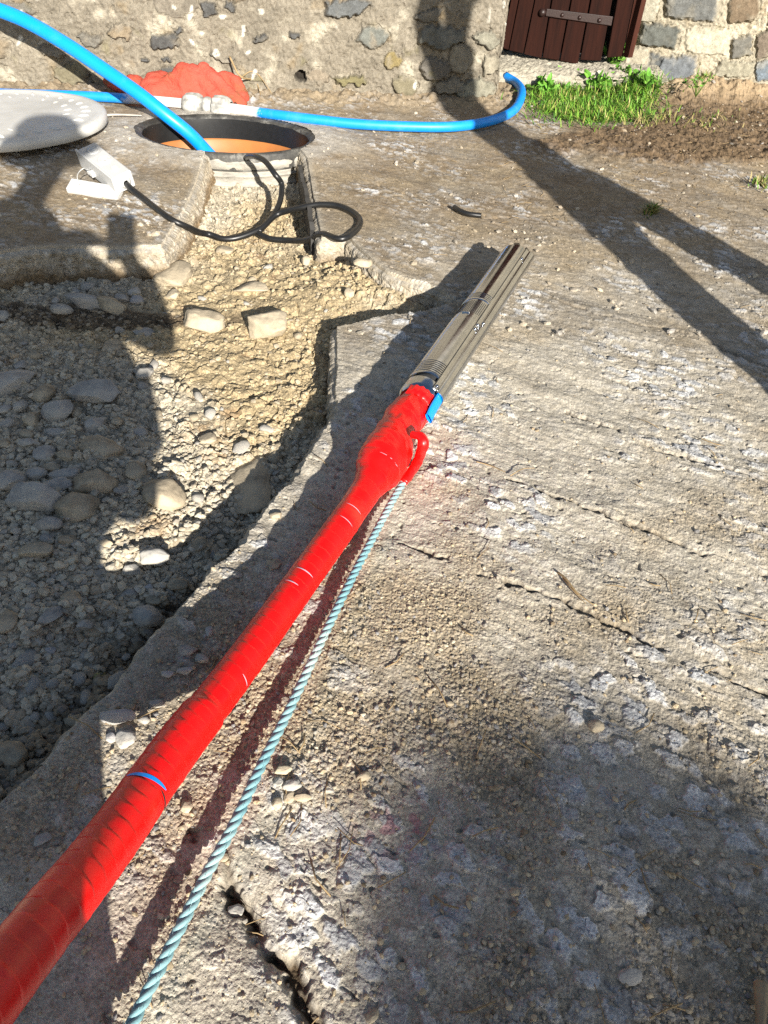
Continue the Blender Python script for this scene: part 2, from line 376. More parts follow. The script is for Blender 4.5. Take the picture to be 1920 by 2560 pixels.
def ground(x, y, want_col=True):
    """height and base colour of the yard at x, y"""
    rad = np.hypot(x, y); foot = np.sqrt(rad**2+.9)/770          # size of one render pixel there
    near = lambda s: np.clip(1.6-foot*2.2/s, 0, 1)
    sd = trench_sd(x, y)
    cut = sst(-.004, .012, sd)
    # direction of the brushed ridges in the concrete
    ca, sa = math.cos(R(-33)), math.sin(R(-33))
    rx = x*ca+y*sa; ry = -x*sa+y*ca
    big = fbm(x, y, .9, 4, 3)
    qx = rx+.004*vn(x, y, .011, 57)+.002*vn(x, y, .005, 58); qy = ry+.004*vn(x, y, .011, 59)+.002*vn(x, y, .005, 60)
    agg1, agg2, aid = cell(qx*.62, qy, .014, 61)                # exposed flat stones
    bg1, bg2, bid = cell(qx*.62+.010*vn(x, y, .05, 5), qy+.009*vn(x, y, .04, 6), .027, 71)
    expo = sst(-.15, .35, fbm(x, y, .30, 4, 91)+.8*rr(x, y, G(1450, 2250), .3, .32))
    grit1, grit2, gid = cell(x, y, .0048, 81)
    sand = sst(-.25, .5, fbm(x, y, .24, 5, 101)+.30*rr(x, y, G(760, 1750), .14, .42, R(-35))+.25*rr(x, y, G(1100, 1700), .25)-.35*rr(x, y, G(1300, 1100), .45)-.25*rr(x, y, G(480, 2350), .22))
    rid = fbm(rx*.22, ry, .022, 4, 111, .6)
    zs = .010*big*np.clip(rad/1.5, 0, 1)+.0022*fbm(x, y, .09, 3, 13)
    zs = zs+.0070*(vn(rx*.25+.05*vn(x, y, .4, 117), ry, .11, 118)+.5*vn(rx*.3, ry, .05, 119))*(1-.5*sand)
    zs = zs+.0019*rid*near(.012)*(1-.55*sand)+.0012*fbm(x, y, .014, 3, 115, .65)*near(.01)
    st = sst(.62, .30, agg1)
    zs = zs+.0021*st*(aid > .35)*aid*near(.017)*(.6+.4*expo)*(1-.5*sand)
    bst = sst(.50, .30, bg1+.12*vn(x, y, .012, 73))
    zs = zs+.0048*bst*(bid > .42)*(bid-.1)*near(.03)*expo*(1-.3*sand)
    zs = zs+.0015*np.sqrt(np.clip(1-(grit1*1.5)**2, 0, 1))*(gid > .35)*near(.0048)*(.35+.65*sand)
    pit = sst(.35, .7, vn(rx*.6, ry, .022, 121))*sst(.0, .5, vn(x, y, .012, 131))*(1-sand)
    zs = zs-.004*pit*near(.02)
    crk = np.zeros_like(x)
    wx = x+.008*vn(x, y, .03, 141)+.004*vn(x, y, .011, 143); wy = y+.008*vn(x, y, .03, 151)+.004*vn(x, y, .011, 153)
    for pts, w, d in CRACKS:
        q = seg_dist(wx, wy, pts); c = np.exp(-(q/(w*.6))**2)*sst(-.6, .1, vn(x, y, .06, 161)); crk = np.maximum(crk, c*min(1, d/.012)); zs = zs-d*c
    dk = sum(rr(wx, wy, p, s) for p, s in DARKSPOT); zs = zs-.0015*np.clip(dk, 0, 1)*sst(-.3, .4, vn(x, y, .02, 171))
    # cement haunching round the chamber
    dr = rdist(x, y)-RA
    haun = np.exp(-(np.clip(dr-.03, 0, 9)/.16)**2); zs = zs*(1-.4*haun)+.018*haun
    # soil mounds beside the right hand wall
    soil = sst(.25, .6, rr(x, y, (2.0, 4.45), .8, .38)+.85*rr(x, y, G(1720, 372), .75, .30, .15)+rr(x, y, (1.75, 4.0), .55, .25, .2)+.35*fbm(x, y, .25, 4, 181))
    zs = zs+soil*(.012+.022*fbm(x, y, .07, 4, 191, .65))
    mound = rr(x, y, (1.55, 4.72), .28, .16)+.7*rr(x, y, (1.95, 4.7), .3, .12); zs = zs+.09*mound*(1+.5*fbm(x, y, .08, 3, 201))
    base = sst(.22, .0, (4.33+.10*x)-y)*(x < .6)                    # rubbish along the foot of the wall
    zs = zs+.035*base*(1+fbm(x, y, .06, 3, 205))
    # trench bed
    tx_ = x+.006*vn(x, y, .018, 205); ty_ = y+.006*vn(x, y, .018, 206); comp = 1-.72*np.clip(rr(x, y, G(620, 780, -.1), .36, .55)+.8*rr(x, y, G(560, 1010, -.1), .16, .2), 0, 1)
    t1, t2, tid = cell(tx_, ty_, .013, 211); u1, u2, uid = cell(tx_, ty_, .034, 221); w1, w2, wid = cell(x, y, .0065, 231)
    deep = .105+.012*rr(x, y, (-.55, 3.05), .35, .4)-.055*rr(x, y, G(880, 680), .30, .26)-.02*rr(x, y, G(500, 900), .5)+.035*rr(x, y, G(450, 1420), .16, .5, R(-38))-.02*rr(x, y, G(150, 1300), .3)
    zt = -deep+.020*fbm(x, y, .28, 4, 241)
    dome = lambda f, k: np.sqrt(np.clip(1-(f*k)**2, 0, 1))
    zt = zt+.0075*comp*dome(t1, 1.7)*(tid > .45)*tid*near(.013)+.015*(.4+.6*comp)*dome(u1, 1.7)*(uid > .70)*uid+.0022*dome(w1, 1.4)*near(.0065)+.009*fbm(x, y, .045, 4, 251, .6)-.008*sst(.10, 0, np.abs(vn(x, y, .07, 257)))*sst(-.1, .3, vn(x, y, .2, 258))
    z = zs*(1-cut)+zt*cut
    if not want_col: return z
    C = lambda r, g, b: np.array([r, g, b])
    n1 = fbm(x, y, .5, 5, 301); n2 = fbm(rx*.4, ry, .06, 4, 311)
    pale = sst(-.45, .45, n1+.9*rr(x, y, G(1350, 1150), .5, .38)+.6*rr(x, y, G(520, 2250), .3)-.5*sst(2.0, 3.2, y))
    col = mix(C(.27, .235, .185), C(.475, .43, .35), pale)
    col = mix(col, C(.245, .18, .11), .8*sst(1.7, 3.0, y-.35*(x-.3))*sst(-.5, .4, fbm(x, y, .35, 4, 321)+.2))
    col = mix(col, col*.72, sst(.0, .6, n2)*.7)
    col = mix(col, C(.43, .41, .38)*(.55+.8*aid)[..., None], st*(.2+.3*expo)*(aid > .45))
    col = mix(col, C(.47, .475, .48)*(.35+.9*bid)[..., None], bst*(bid > .42)*expo*.95)
    col = mix(col, C(.36, .285, .185)*(.55+.7*gid)[..., None], sand*.75)
    col = mix(col, C(.50, .47, .42), .75*haun*sst(-.4, .3, fbm(x, y, .12, 4, 331)+.25))
    col = mix(col, C(.09, .065, .04)*(.7+.5*gid)[..., None], np.clip(crk*1.1+.6*np.clip(dk, 0, 1)*sst(-.1, .5, fbm(x, y, .02, 3, 171))+pit*.35, 0, 1))
    stain = rr(x, y, G(1010, 2080), .05, .03)*sst(.25, .5, vn(x, y, .016, 341)+.15)
    col = mix(col, C(.40, .20, .22), np.clip(stain*1.0, 0, .7))
    st2 = sst(.35, .6, rr(x, y, G(760, 1420), .05, .12, R(-30))+rr(x, y, G(450, 2150), .06, .2, R(-30))*.9)
    col = mix(col, col*C(1.0, .84, .82), st2*.35)
    col = mix(col, C(.125, .082, .045)*(.6+.8*gid)[..., None], soil*.9)
    col = mix(col, C(.36, .27, .17), np.clip(mound*1.3, 0, 1)*.8)
    col = mix(col, C(.22, .17, .11), base*.7)
    brush = rr(x, y, G(1250, 470), .6, .3)*sst(-.1, .3, fbm(x, y, .1, 4, 351)); col = mix(col, C(.19, .145, .095), brush*.6)
    dry = C(.43, .34, .205)
    tc = dry*(.80+.3*tid*(t1 < .55)+.14*fbm(x, y, .1, 3, 361))[..., None]
    greyz = sst(-.35, .35, fbm(x, y, .5, 3, 371)+1.1*rr(x, y, G(120, 1100), .42, .6)+.5*rr(x, y, G(200, 1600), .4)-.8*rr(x, y, G(620, 800), .5))
    tc = mix(tc, C(.42, .385, .315)*(.7+.6*tid)[..., None], greyz*.8)
    damp = sst(.22, .56, rr(x, y, G(560, 1400), .075, .26, R(-38))*1.3+.9*rr(x, y, G(330, 1700), .12, .3, R(-42))+1.3*rr(x, y, G(80, 710), .5, .06)+.28*fbm(x, y, .09, 4, 381))
    tc = mix(tc, C(.085, .062, .04)*(.6+1.0*tid)[..., None], damp*.9)
    tc = mix(tc, C(.30, .20, .11), .7*sst(.32, .55, fbm(x, y, .14, 4, 395)))
    spot = rr(x, y, G(500, 1010), .06)*sst(-.2, .4, fbm(x, y, .03, 3, 391)); tc = mix(tc, C(.30, .19, .09), spot*.8)
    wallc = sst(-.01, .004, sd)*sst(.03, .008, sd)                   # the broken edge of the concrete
    col = mix(col, C(.43, .39, .32), sst(-.03, -.004, sd)*.6*(1-cut))
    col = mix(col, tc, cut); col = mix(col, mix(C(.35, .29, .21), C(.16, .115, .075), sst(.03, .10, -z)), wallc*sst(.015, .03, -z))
    return z, np.clip(col, .01, .9)

# polar grid round the point under the camera: fine where the photograph looks, coarse elsewhere, out to the horizon
rows = [0.12]
while rows[-1] < 5.6: rows.append(rows[-1]+max(.0011, min(.012, (rows[-1]**2+.9)/.95/1024*1.0)))
while rows[-1] < 900: rows.append(rows[-1]*1.06)
rows = np.array(rows)
az = np.concatenate([np.linspace(-180, 30, 140, endpoint=False), np.linspace(30, 56, 230, endpoint=False), np.linspace(56, 129, 1050, endpoint=False), np.linspace(129, 156, 230, endpoint=False), np.linspace(156, 180, 30, endpoint=False)])
az = np.radians(az)
X = rows[:, None]*np.cos(az); Y = rows[:, None]*np.sin(az)
z, c = ground(X.ravel(), Y.ravel())
V = np.stack([X.ravel(), Y.ravel(), z], 1); F = grid_faces(len(rows), len(az), True)
fc = V[F].mean(1)
keep = rdist(fc[:, 0], fc[:, 1]) > RA-.012
F = F[keep]
# close the middle
V = np.vstack([V, [[0, 0, float(z[:len(az)].mean())]]]); c = np.vstack([c, c[:1]])
nA = len(az); k = np.arange(nA)
yard = bigmesh('ground', V, F, c)
yo = put(yard, 'ground', M_ground); tag(yo, 'weathered concrete yard with a gravel trench broken out of it', 'ground', kind='structure')
mid = bigmesh('ground_patch', np.vstack([V[:nA], V[-1:]]), np.stack([k, (k+1) % nA, np.full(nA, nA)], 1), np.vstack([c[:nA], c[-1:]]))
tag(put(mid, 'ground_patch', M_ground), 'small patch of yard ground right under the viewer', 'ground', kind='structure')
del X, Y, z, c, V, F, fc
# broken faces of the cut concrete: a strip of rough wall along the trench edge
ep = []
for i in range(len(TR)-5):
    a, b = np.array(TR[i]), np.array(TR[i+1]); n = max(2, int(np.linalg.norm(b-a)/.004)); ep += [a+(b-a)*t for t in np.linspace(0, 1, n, endpoint=False)]
ep = np.array(ep); ep = ep[(ep[:, 0] > -1.7) & (ep[:, 1] > .25)]; rc_ = rdist(ep[:, 0], ep[:, 1]) > RA-.03
tg_ = np.gradient(ep, axis=0); tg_ /= np.linalg.norm(tg_, axis=1)[:, None]+1e-9; pn = np.stack([-tg_[:, 1], tg_[:, 0]], 1)
for _ in range(3): pn[2:-2] = (pn[:-4]+pn[1:-3]+pn[2:-2]+pn[3:-1]+pn[4:])/5
pn /= np.linalg.norm(pn, axis=1)[:, None]; q = ep+pn*.02
if np.mean(trench_sd(q[:, 0], q[:, 1])) < 0: pn = -pn
for _ in range(6): ep = ep+pn*np.clip(.007-trench_sd(ep[:, 0], ep[:, 1]), -.006, .006)[:, None]
ZN = 44; zt_ = ground(ep[:, 0]-pn[:, 0]*.016, ep[:, 1]-pn[:, 1]*.016, False)
al = np.concatenate([[0], np.cumsum(np.linalg.norm(np.diff(ep, axis=0), axis=1))]); f_ = np.linspace(0, 1, ZN)
SA_, FZ = np.meshgrid(al, f_); dz = FZ*.24; ZZ = zt_[None]+.001-dz
rough_ = .012*fbm(SA_, dz, .06, 4, 1201, .6)+.006*np.abs(vn(SA_, dz, .022, 1205))+.004*vn(SA_, dz, .009, 1206)
ZZ = ZZ-.004; rough_ = rough_*sst(0, .03, dz)-.020*sst(.016, 0, dz)+.02*sst(.02, .12, dz)*(.5+.5*fbm(SA_, dz, .15, 2, 1207))
PX = ep[None, :, 0]+pn[None, :, 0]*(rough_+.004); PY = ep[None, :, 1]+pn[None, :, 1]*(rough_+.004)
a1_, a2_, ai_ = cell(SA_.ravel(), dz.ravel(), .022, 1210); b1_, b2_, bi_ = cell(SA_.ravel(), dz.ravel(), .009, 1213)
n_ = fbm(SA_.ravel(), dz.ravel(), .09, 4, 1216); cw = np.array([.36, .31, .235])*(1+.35*n_)[:, None]
cw = mix(cw, np.array([.40, .37, .32])*(.5+.8*ai_)[:, None], .6*sst(.5, .3, a1_)*(ai_ > .45)); cw = cw*(.8+.4*bi_)[:, None]
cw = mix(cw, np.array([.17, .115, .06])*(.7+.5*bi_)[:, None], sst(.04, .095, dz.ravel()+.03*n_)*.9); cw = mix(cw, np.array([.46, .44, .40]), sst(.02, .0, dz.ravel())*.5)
F = grid_faces(ZN, len(ep)); F = F[(rc_[F % len(ep)]).all(1)]
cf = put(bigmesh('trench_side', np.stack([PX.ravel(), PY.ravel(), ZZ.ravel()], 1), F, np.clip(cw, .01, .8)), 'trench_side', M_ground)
tag(cf, 'rough broken concrete face along the edge of the trench', 'trench side', kind='structure')
def gz(x, y):
    return ground(np.atleast_1d(np.float64(x)), np.atleast_1d(np.float64(y)), False)
def surf(px, py):                             # ground point seen at a photo pixel
    P = G(px, py, 0.)
    for _ in range(4): P = G(px, py, float(gz(P[0], P[1])[0]))
    return P
# ------------------------------------------------------------------ the stone building: rubble wall, door, frame, threshold
bld = tag(empty('stone_building', (0.5, 4.6, 0)), 'old rubble stone farm building with a low dark red plank door', 'building')
def wall_mesh(name, pos, s, zz, stones, mort, seed, zfade=1.3, lime=.25, rough=1.0, poly=6):
    """heightfield wall: pos(s, z, h) maps to world; stones = (s, z, a, b, rot, protrude, rgb)"""
    A, B = np.meshgrid(s, zz); a = A.ravel(); b = B.ravel()
    wa = a+.030*fbm(a, b, .10, 4, seed)*rough+.008*vn(a, b, .022, seed+9); wb = b+.030*fbm(a, b, .10, 4, seed+3)*rough+.008*vn(a, b, .022, seed+8)
    h = .022*fbm(a, b, .35, 3, seed+5)+.012*fbm(a, b, .07, 4, seed+6, .6)+.0045*vn(a, b, .016, seed+7)-.007*sst(.35, .7, vn(a, b, .045, seed+43))*sst(-.1, .4, vn(a, b, .013, seed+44))
    n = fbm(a, b, .22, 4, seed+11)
    col = np.array(mort)*(1+.28*n+.18*fbm(a, b, .05, 3, seed+12))[:, None]
    pale = sst(.1, .45, fbm(a, b, .13, 4, seed+13)); col = mix(col, np.array([.40, .365, .29]), pale*lime*2)
    och = sst(.25, .6, fbm(a, b, .17, 4, seed+14)); col = mix(col, np.array([.23, .165, .085]), och*.55)
    for (cs, cz, ra, rb, rot, pr, rgb) in stones:
        c, q = math.cos(rot), math.sin(rot); lim = max(ra, rb)*1.4
        w = np.where((abs(wa-cs) < lim) & (abs(wb-cz) < lim))[0]
        if not len(w): continue
        x = ((wa[w]-cs)*c+(wb[w]-cz)*q)/ra; y = (-(wa[w]-cs)*q+(wb[w]-cz)*c)/rb
        pr_ = np.random.default_rng(int(abs(cs*7919+cz*104729)*10)); t0_ = pr_.uniform(0, 6.28); d = np.zeros(len(w))
        for q_ in range(poly):
            an = (t0_ if poly > 4 else 0)+q_*2*math.pi/poly+pr_.uniform(-1, 1)*(.35 if poly > 4 else .13); d = np.maximum(d, (x*math.cos(an)+y*math.sin(an))/pr_.uniform(.80, 1.08))
        d = .85*d+.15*np.hypot(x, y)
        t = sst(1.10, .80, d+.12*fbm(a[w], b[w], .03, 3, seed+41))
        face = pr*(1+.25*x*math.sin(cs*37)+.25*y*math.cos(cz*53))+.006*fbm(a[w], b[w], .04, 3, seed+21)
        h[w] = h[w]*(1-t)+face*t-.007*sst(.14, .0, abs(d-1.04))*(pr > .0)
        tint = np.array(rgb)*(1+.25*fbm(a[w], b[w], .06, 4, seed+22))[:, None]
        smear = sst(.0, .35, fbm(a[w], b[w], .09, 4, seed+23)-.05)
        tint = mix(tint, np.array(mort)*1.05, smear*(.45 if pr > .022 else .85)*rough)
        col[w] = mix(col[w], tint, t)
    lich = sst(.60, .68, vn(a, b, .05, seed+31))*sst(.1, .3, vn(a, b, .4, seed+32)); col = mix(col, np.array([.52, .50, .44]), lich*.85); h = h+.002*lich
    moss = sst(.3, .6, fbm(a, b, .12, 4, seed+33))*sst(.5, .1, b); col = mix(col, np.array([.14, .125, .05]), moss*.5)
    V = pos(a, b, h); F = grid_faces(len(zz), len(s)); 
    return put(bigmesh(name, V, F, np.clip(col, .01, .8)), name, M_wall, bld)
dW = np.array([1, .10, 0])/math.hypot(1, .1); nW = np.array([.10, -1, 0])/math.hypot(1, .1); oW = np.array([0, 4.34, 0])
S_END = .475
def posL(s, z, h):
    P = oW+np.minimum(s, S_END)[:, None]*dW+nW*h[:, None]
    ex = np.maximum(s-S_END, 0)
    rnd = np.clip(1-abs(s-S_END)/.05, 0, 1)**2*.02
    P = P-nW*ex[:, None]+np.where(s > S_END, 1., 0.)[:, None]*(dW*h[:, None]-nW*h[:, None])-rnd[:, None]*(dW-nW)*.7
    P[:, 2] += z; return P
def onL(px, py):
    P = PL(px, py, oW[:2], (oW+dW)[:2]); return float((P-oW)@dW), float(P[2])
def stone_px(px, py, w, h, rot, pr, rgb, on, k):
    s0, z0 = on(px, py); s1, _ = on(px+w/2, py); _, z1 = on(px, py-h/2); return (s0, z0, abs(s1-s0), abs(z1-z0), rot, pr, rgb)
dk = (.085, .085, .083); md = (.15, .14, .12); ol = (.17, .15, .10); wm = (.20, .16, .11)
LST = []
r2 = np.random.default_rng(11)
for k in range(420):
    s_, z_ = r2.uniform(-4.4, .9), r2.uniform(0.0, 2.5)
    ra = r2.uniform(.05, .19); rb = ra*r2.uniform(.4, .75)
    if all(abs(s_-q[0]) > (ra+q[2])*.92 or abs(z_-q[1]) > (rb+q[3])*.95 for q in LST):
        LST.append((s_, z_, ra, rb, r2.uniform(-.25, .25), r2.choice([.004, .008, .014, .022]), [wm, wm, md, ol, (.20, .165, .12), (.19, .16, .115), (.17, .15, .12), (.22, .185, .14), dk][r2.integers(9)]))
HAND = [(408, 101, 74, 44, .15, .03, dk), (226, 96, 70, 32, -.1, .022, md), (300, 78, 60, 40, .1, .016, wm), (524, 18, 40, 36, .1, .022, dk), (578, 18, 26, 34, 0, .02, dk), (870, 20, 112, 56, .1, .03, (.11, .115, .115)),
        (937, 92, 80, 66, 0, .022, (.14, .145, .13)), (448, 76, 28, 14, .1, .02, dk), (648, 97, 38, 18, .1, .02, dk), (555, 143, 58, 20, -.1, .022, md), (742, 90, 30, 16, -.1, .015, dk), (178, 186, 86, 60, 0, .012, ol),
        (645, 200, 36, 18, 0, .016, ol), (50, 20, 90, 32, .1, .015, md), (420, 152, 26, 12, .1, .02, dk), (360, 150, 22, 10, 0, .018, dk), (752, 195, 26, 26, 0, -.05, (.03, .025, .02)), (875, 204, 90, 28, 0, .02, (.17, .15, .08)),
        (1100, 92, 120, 60, 0, .03, (.13, .13, .115)), (1085, 170, 80, 56, 0, .028, (.12, .11, .095)), (1150, 150, 60, 70, 0, .022, (.20, .18, .14)), (1215, 100, 60, 40, .1, .024, (.20, .19, .15)), (1180, 220, 110, 52, 0, .03, (.21, .20, .155)), (1120, 214, 70, 44, 0, .026, (.17, .155, .125)), (1230, 160, 50, 60, 0, .02, (.24, .215, .165)), (985, 150, 46, 40, 0, .014, (.19, .15, .07)), (1070, 40, 70, 40, 0, .02, md), (1010, 215, 60, 50, 0, .018, ol)]
HL = [stone_px(*q, onL, 0) for q in HAND]
LST = [q for q in LST if all(abs(q[0]-p[0]) > (q[2]+p[2])*.9 or abs(q[1]-p[1]) > (q[3]+p[3])*.9 for p in HL)]+HL
zz = np.concatenate([np.linspace(-.25, .62, 150, endpoint=False), np.linspace(.62, 2.7, 120)])
ss = np.concatenate([np.linspace(-4.6, -2.1, 130, endpoint=False), np.linspace(-2.1, 1.1, 560)])
wall_mesh('wall', posL, ss, zz, LST, (.20, .176, .138), 400, lime=.34)
# right hand wall of big squared stones in white mortar
AR, BR = np.array([1.431, 5.08]), np.array([2.073, 4.99]); dR = np.append((BR-AR)/np.linalg.norm(BR-AR), 0); nR = np.array([dR[1], -dR[0], 0]); oR = np.append(AR, 0)
def onR(px, py):
    P = PL(px, py, AR, BR); return float((P-oR)@dR), float(P[2])
S0R = onR(1575, 100)[0]
def posR(s, z, h):
    P = oR+np.maximum(s, S0R)[:, None]*dR+nR*h[:, None]; ex = np.maximum(S0R-s, 0)
    P = P-nR*ex[:, None]-np.where(s < S0R, 1., 0.)[:, None]*(dR+nR)*h[:, None]; P[:, 2] += z; return P
zx = lambda x, y, w, h: (960+x*.5787, y*.5787, w*.62, h*.62)
gb = (.115, .117, .112); HR = [(*zx(1335, 25, 235, 120), .0, .045, gb), (*zx(1555, 30, 120, 130), .12, .035, (.16, .12, .08)), (*zx(1190, 160, 165, 105), 0, .05, (.10, .105, .095)), (*zx(1262, 300, 170, 130), .05, .055, (.13, .14, .15)), (*zx(1160, 285, 60, 110), 0, .035, (.09, .095, .095)),
    (*zx(1385, 175, 190, 110), 0, .018, (.42, .385, .30)), (*zx(1550, 205, 90, 90), .25, .03, (.13, .125, .11)), (*zx(1515, 298, 175, 70), 0, .026, (.27, .25, .19)), (*zx(1640, 300, 70, 90), .3, .03, (.15, .18, .21)), (*zx(1430, 365, 110, 40), 0, .02, (.24, .22, .18)), (*zx(1080, 265, 120, 150), .1, .04, (.33, .30, .235)), (*zx(1150, 30, 80, 140), 0, .02, (.31, .29, .23)),
    (*zx(1640, 190, 60, 120), .3, .03, (.16, .13, .10)), (*zx(1580, 385, 120, 40), 0, .02, (.36, .33, .27)), (*zx(1740, 60, 150, 120), 0, .03, gb), (*zx(1760, 220, 130, 120), 0, .03, (.2, .17, .12))]
RST = [stone_px(*q, onR, 0) for q in HR]; RST = [(*q[:5], q[5]*.55, q[6]) for q in RST]
for k in range(300):
    s_, z_ = r2.uniform(-.3, 3.4), r2.uniform(.0, 2.6); ra = r2.uniform(.09, .22); rb = ra*r2.uniform(.5, .75)
    if all(abs(s_-q[0]) > (ra+q[2])*1.05 or abs(z_-q[1]) > (rb+q[3])*1.05 for q in RST):
        RST.append((s_, z_, ra, rb, r2.uniform(-.15, .15), r2.uniform(.010, .025), [gb, md, wm, (.3, .27, .21), ol][r2.integers(5)]))
wall_mesh('wall', posR, np.concatenate([np.linspace(S0R-.5, 1.1, 330, endpoint=False), np.linspace(1.1, 3.6, 130)]), zz, RST, (.33, .295, .225), 500, lime=.4, rough=.5, poly=4)
# door leaf: six ledged planks, each fitted to its own edges
DA, DB = (.52, 5.05), (1.2, 4.95); nD = np.array([-(DB[1]-DA[1]), DB[0]-DA[0], 0]); nD /= np.linalg.norm(nD); nD = -nD if nD[1] > 0 else nD
onD = lambda x, y: PL(960+x*.5787, y*.5787, DA, DB)
door = put(pymesh('door', *join([boxvf((onD(520, 100)+onD(985, 100))/2+np.array([0, 0, .75])-nD*.05, (onD(985, 100)-onD(520, 100))*.40, nD*.008, (0, 0, .9))])), 'door', M_slot, bld)
edges = [((560, 0), (505, 205)), ((592, 0), (538, 217)), ((662, 0), (603, 232)), ((727, 0), (682, 250)), ((800, 60), (758, 262)), ((882, 60), (840, 278)), ((988, 0), (940, 262))]
def ext(e, z1):
    t, b = onD(*e[0]), onD(*e[1]); d = (t-b)/(t[2]-b[2]); d = d*.6+np.array([0, 0, .4]); return b, b+d*(z1-b[2])
for k in range(6):
    b0, t0 = ext(edges[k], 1.75); b1, t1 = ext(edges[k+1], 1.75); gap = (b1-b0)*.035; jut = nD*(.004*((k*7) % 3))
    if k == 5: b0 = b0+np.array([0, 0, .022])
    q = [b0+gap, b1-gap, t1-gap, t0+gap]
    V = [p+jut for p in q]+[p-nD*.03 for p in q]
    bevel(put(pymesh('plank', V, [(0, 1, 2, 3), (7, 6, 5, 4), (0, 4, 5, 1), (1, 5, 6, 2), (2, 6, 7, 3), (3, 7, 4, 0)], False), 'plank', M_door, door), .004)
h0, h1 = onD(700, 52), onD(985, 90); w_ = np.array([0, 0, .022])
V = [h0-w_*.8, h1-w_, h1+w_, h0+w_*.8]; V = [p+nD*.018 for p in V]+[p+nD*.004 for p in V]
hinge = bevel(put(pymesh('strap_hinge', V, [(0, 1, 2, 3), (7, 6, 5, 4), (0, 4, 5, 1), (1, 5, 6, 2), (2, 6, 7, 3), (3, 7, 4, 0)], False), 'strap_hinge', M_iron, door), .003)
nails = []
for x_, y_, r_ in ((685, 52, .02), (770, 63, .011), (845, 74, .011), (930, 86, .012)):
    c_ = onD(x_, y_)+nD*.018; Vn, Fn = lathe([(r_, 0), (r_*.8, r_*.5), (r_*.3, r_*.75), (0.0001, r_*.8)], 12)
    X_ = np.cross(nD, (0, 0, 1)); nails.append(([c_+X_*v[0]+np.array([0, 0, 1])*v[1]+nD*v[2] for v in Vn], Fn))
for v_, f_ in nails: put(pymesh('stud', v_, f_), 'stud', M_iron, hinge)
# door post and reveal board, lintel, dark inside
pb, pt = onD(962, 245)+nD*.03, onD(1003, 0)+nD*.03; qb, qt = onD(1030, 240)+nD*.03, onD(1075, 0)+nD*.03
up = lambda b, t, z1: b+((t-b)/(t[2]-b[2])*.6+np.array([0, 0, .4]))*(z1-b[2])
fr = tag(empty('door_frame', pb), None, None); fr.parent = bld; fr.matrix_parent_inverse = Matrix.Translation(-parent_loc(bld))
V = [pb, qb, up(qb, qt, 1.9), up(pb, pt, 1.9)]; V = V+[p-nD*.10 for p in V]; FQ = [(0, 1, 2, 3), (7, 6, 5, 4), (0, 4, 5, 1), (1, 5, 6, 2), (2, 6, 7, 3), (3, 7, 4, 0)]
bevel(put(pymesh('post', V, FQ, False), 'post', M_door, fr), .004)
e1 = qb+nD*.005; e2 = onD(1034, 236)+nD*.09+np.array([.02, 0, .0]); V = [e1, e2, up(e2, e2+(qt-qb)+np.array([.02, 0, 0]), 1.9), up(e1, qt+nD*.005, 1.9)]; V = V+[p+np.array([.03, .02, 0]) for p in V]
bevel(put(pymesh('reveal_board', V, FQ, False), 'reveal_board', M_jamb, fr), .003)
lin = np.array([.86, 4.95, 1.93]); bevel(put(pymesh('lintel', *boxvf(lin, (.55, -.03, 0), (0, .12, 0), (0, 0, .1)), False), 'lintel', M_jamb, bld), .01)
put(pymesh('dark_interior', *boxvf((.9, 5.5, .9), (.7, 0, 0), (0, .02, 0), (0, 0, 1.1)), False), 'dark_inside_panel', M_slot, bld)  # flat black panel added for the darkness inside the doorway
put(pymesh('upper_wall', *boxvf((.9, 5.06, 2.35), (.75, 0, 0), (0, .18, 0), (0, 0, .33)), False), 'upper_wall', M_conc, bld)
# threshold step
xs = np.linspace(.42, 1.42, 110); ts = np.linspace(0, 1, 60); A_, B_ = np.meshgrid(xs, ts); a_, b_ = A_.ravel(), B_.ravel()
yy = 4.74+.04*fbm(a_, b_, .2, 3, 611)+np.clip(b_-.3, 0, 1)*.75; zz_ = np.where(b_ < .3, b_/.3*.11, .11+.02*(b_-.3))
zz_ = np.minimum(zz_, .11)-.02*sst(.12, .0, abs(b_-.3))+.012*fbm(a_, yy+zz_, .08, 4, 612, .65)+.006*vn(a_, yy, .02, 613)-.015
put(bigmesh('threshold', np.stack([a_, yy, zz_], 1), grid_faces(60, 110), np.array([.36, .33, .265])*(1+.3*fbm(a_, yy, .1, 4, 614))[:, None]), 'threshold', M_wall, bld)

# ------------------------------------------------------------------ inspection chamber
cx, cy = RC
ch = tag(empty('inspection_chamber', (cx, cy, 0)), 'open round drain chamber with weathered black rim and orange inside', 'drain chamber')
def rimnoise(V, amp, s, seed):
    V = np.array(V); n = fbm(V[:, 0], V[:, 1]+V[:, 2]*1.7, s, 4, seed); d = np.hypot(V[:, 0]-cx, V[:, 1]-cy)[:, None]
    V[:, :2] += (V[:, :2]-RC)/np.maximum(d, 1e-3)*(n*amp)[:, None]; V[:, 2] += n*amp*.6; return V
V, F = lathe([(RA, -.05), (RA+.002, .008), (RA-.005, .017), (RA-.014, .019), (.358, .016), (.350, .012), (.345, .004)], 160, (cx, cy, 0), **LA)
put(pymesh('rim', rimnoise(V, .004, .05, 620), F), 'rim', M_ring, ch)
V, F = lathe([(.345, .005), (.343, -.02), (.343, -.085)], 128, (cx, cy, 0), **LA)
put(pymesh('collar', V, F), 'collar', M_black, ch)
V, F = lathe([(.343, -.078), (.334, -.085), (.331, -.13), (.327, -.14), (.325, -.40), (.329, -.41), (.325, -.42), (.325, -1.3)], 128, (cx, cy, 0), **LA)
put(pymesh('riser', V, F), 'riser', M_orange, ch)
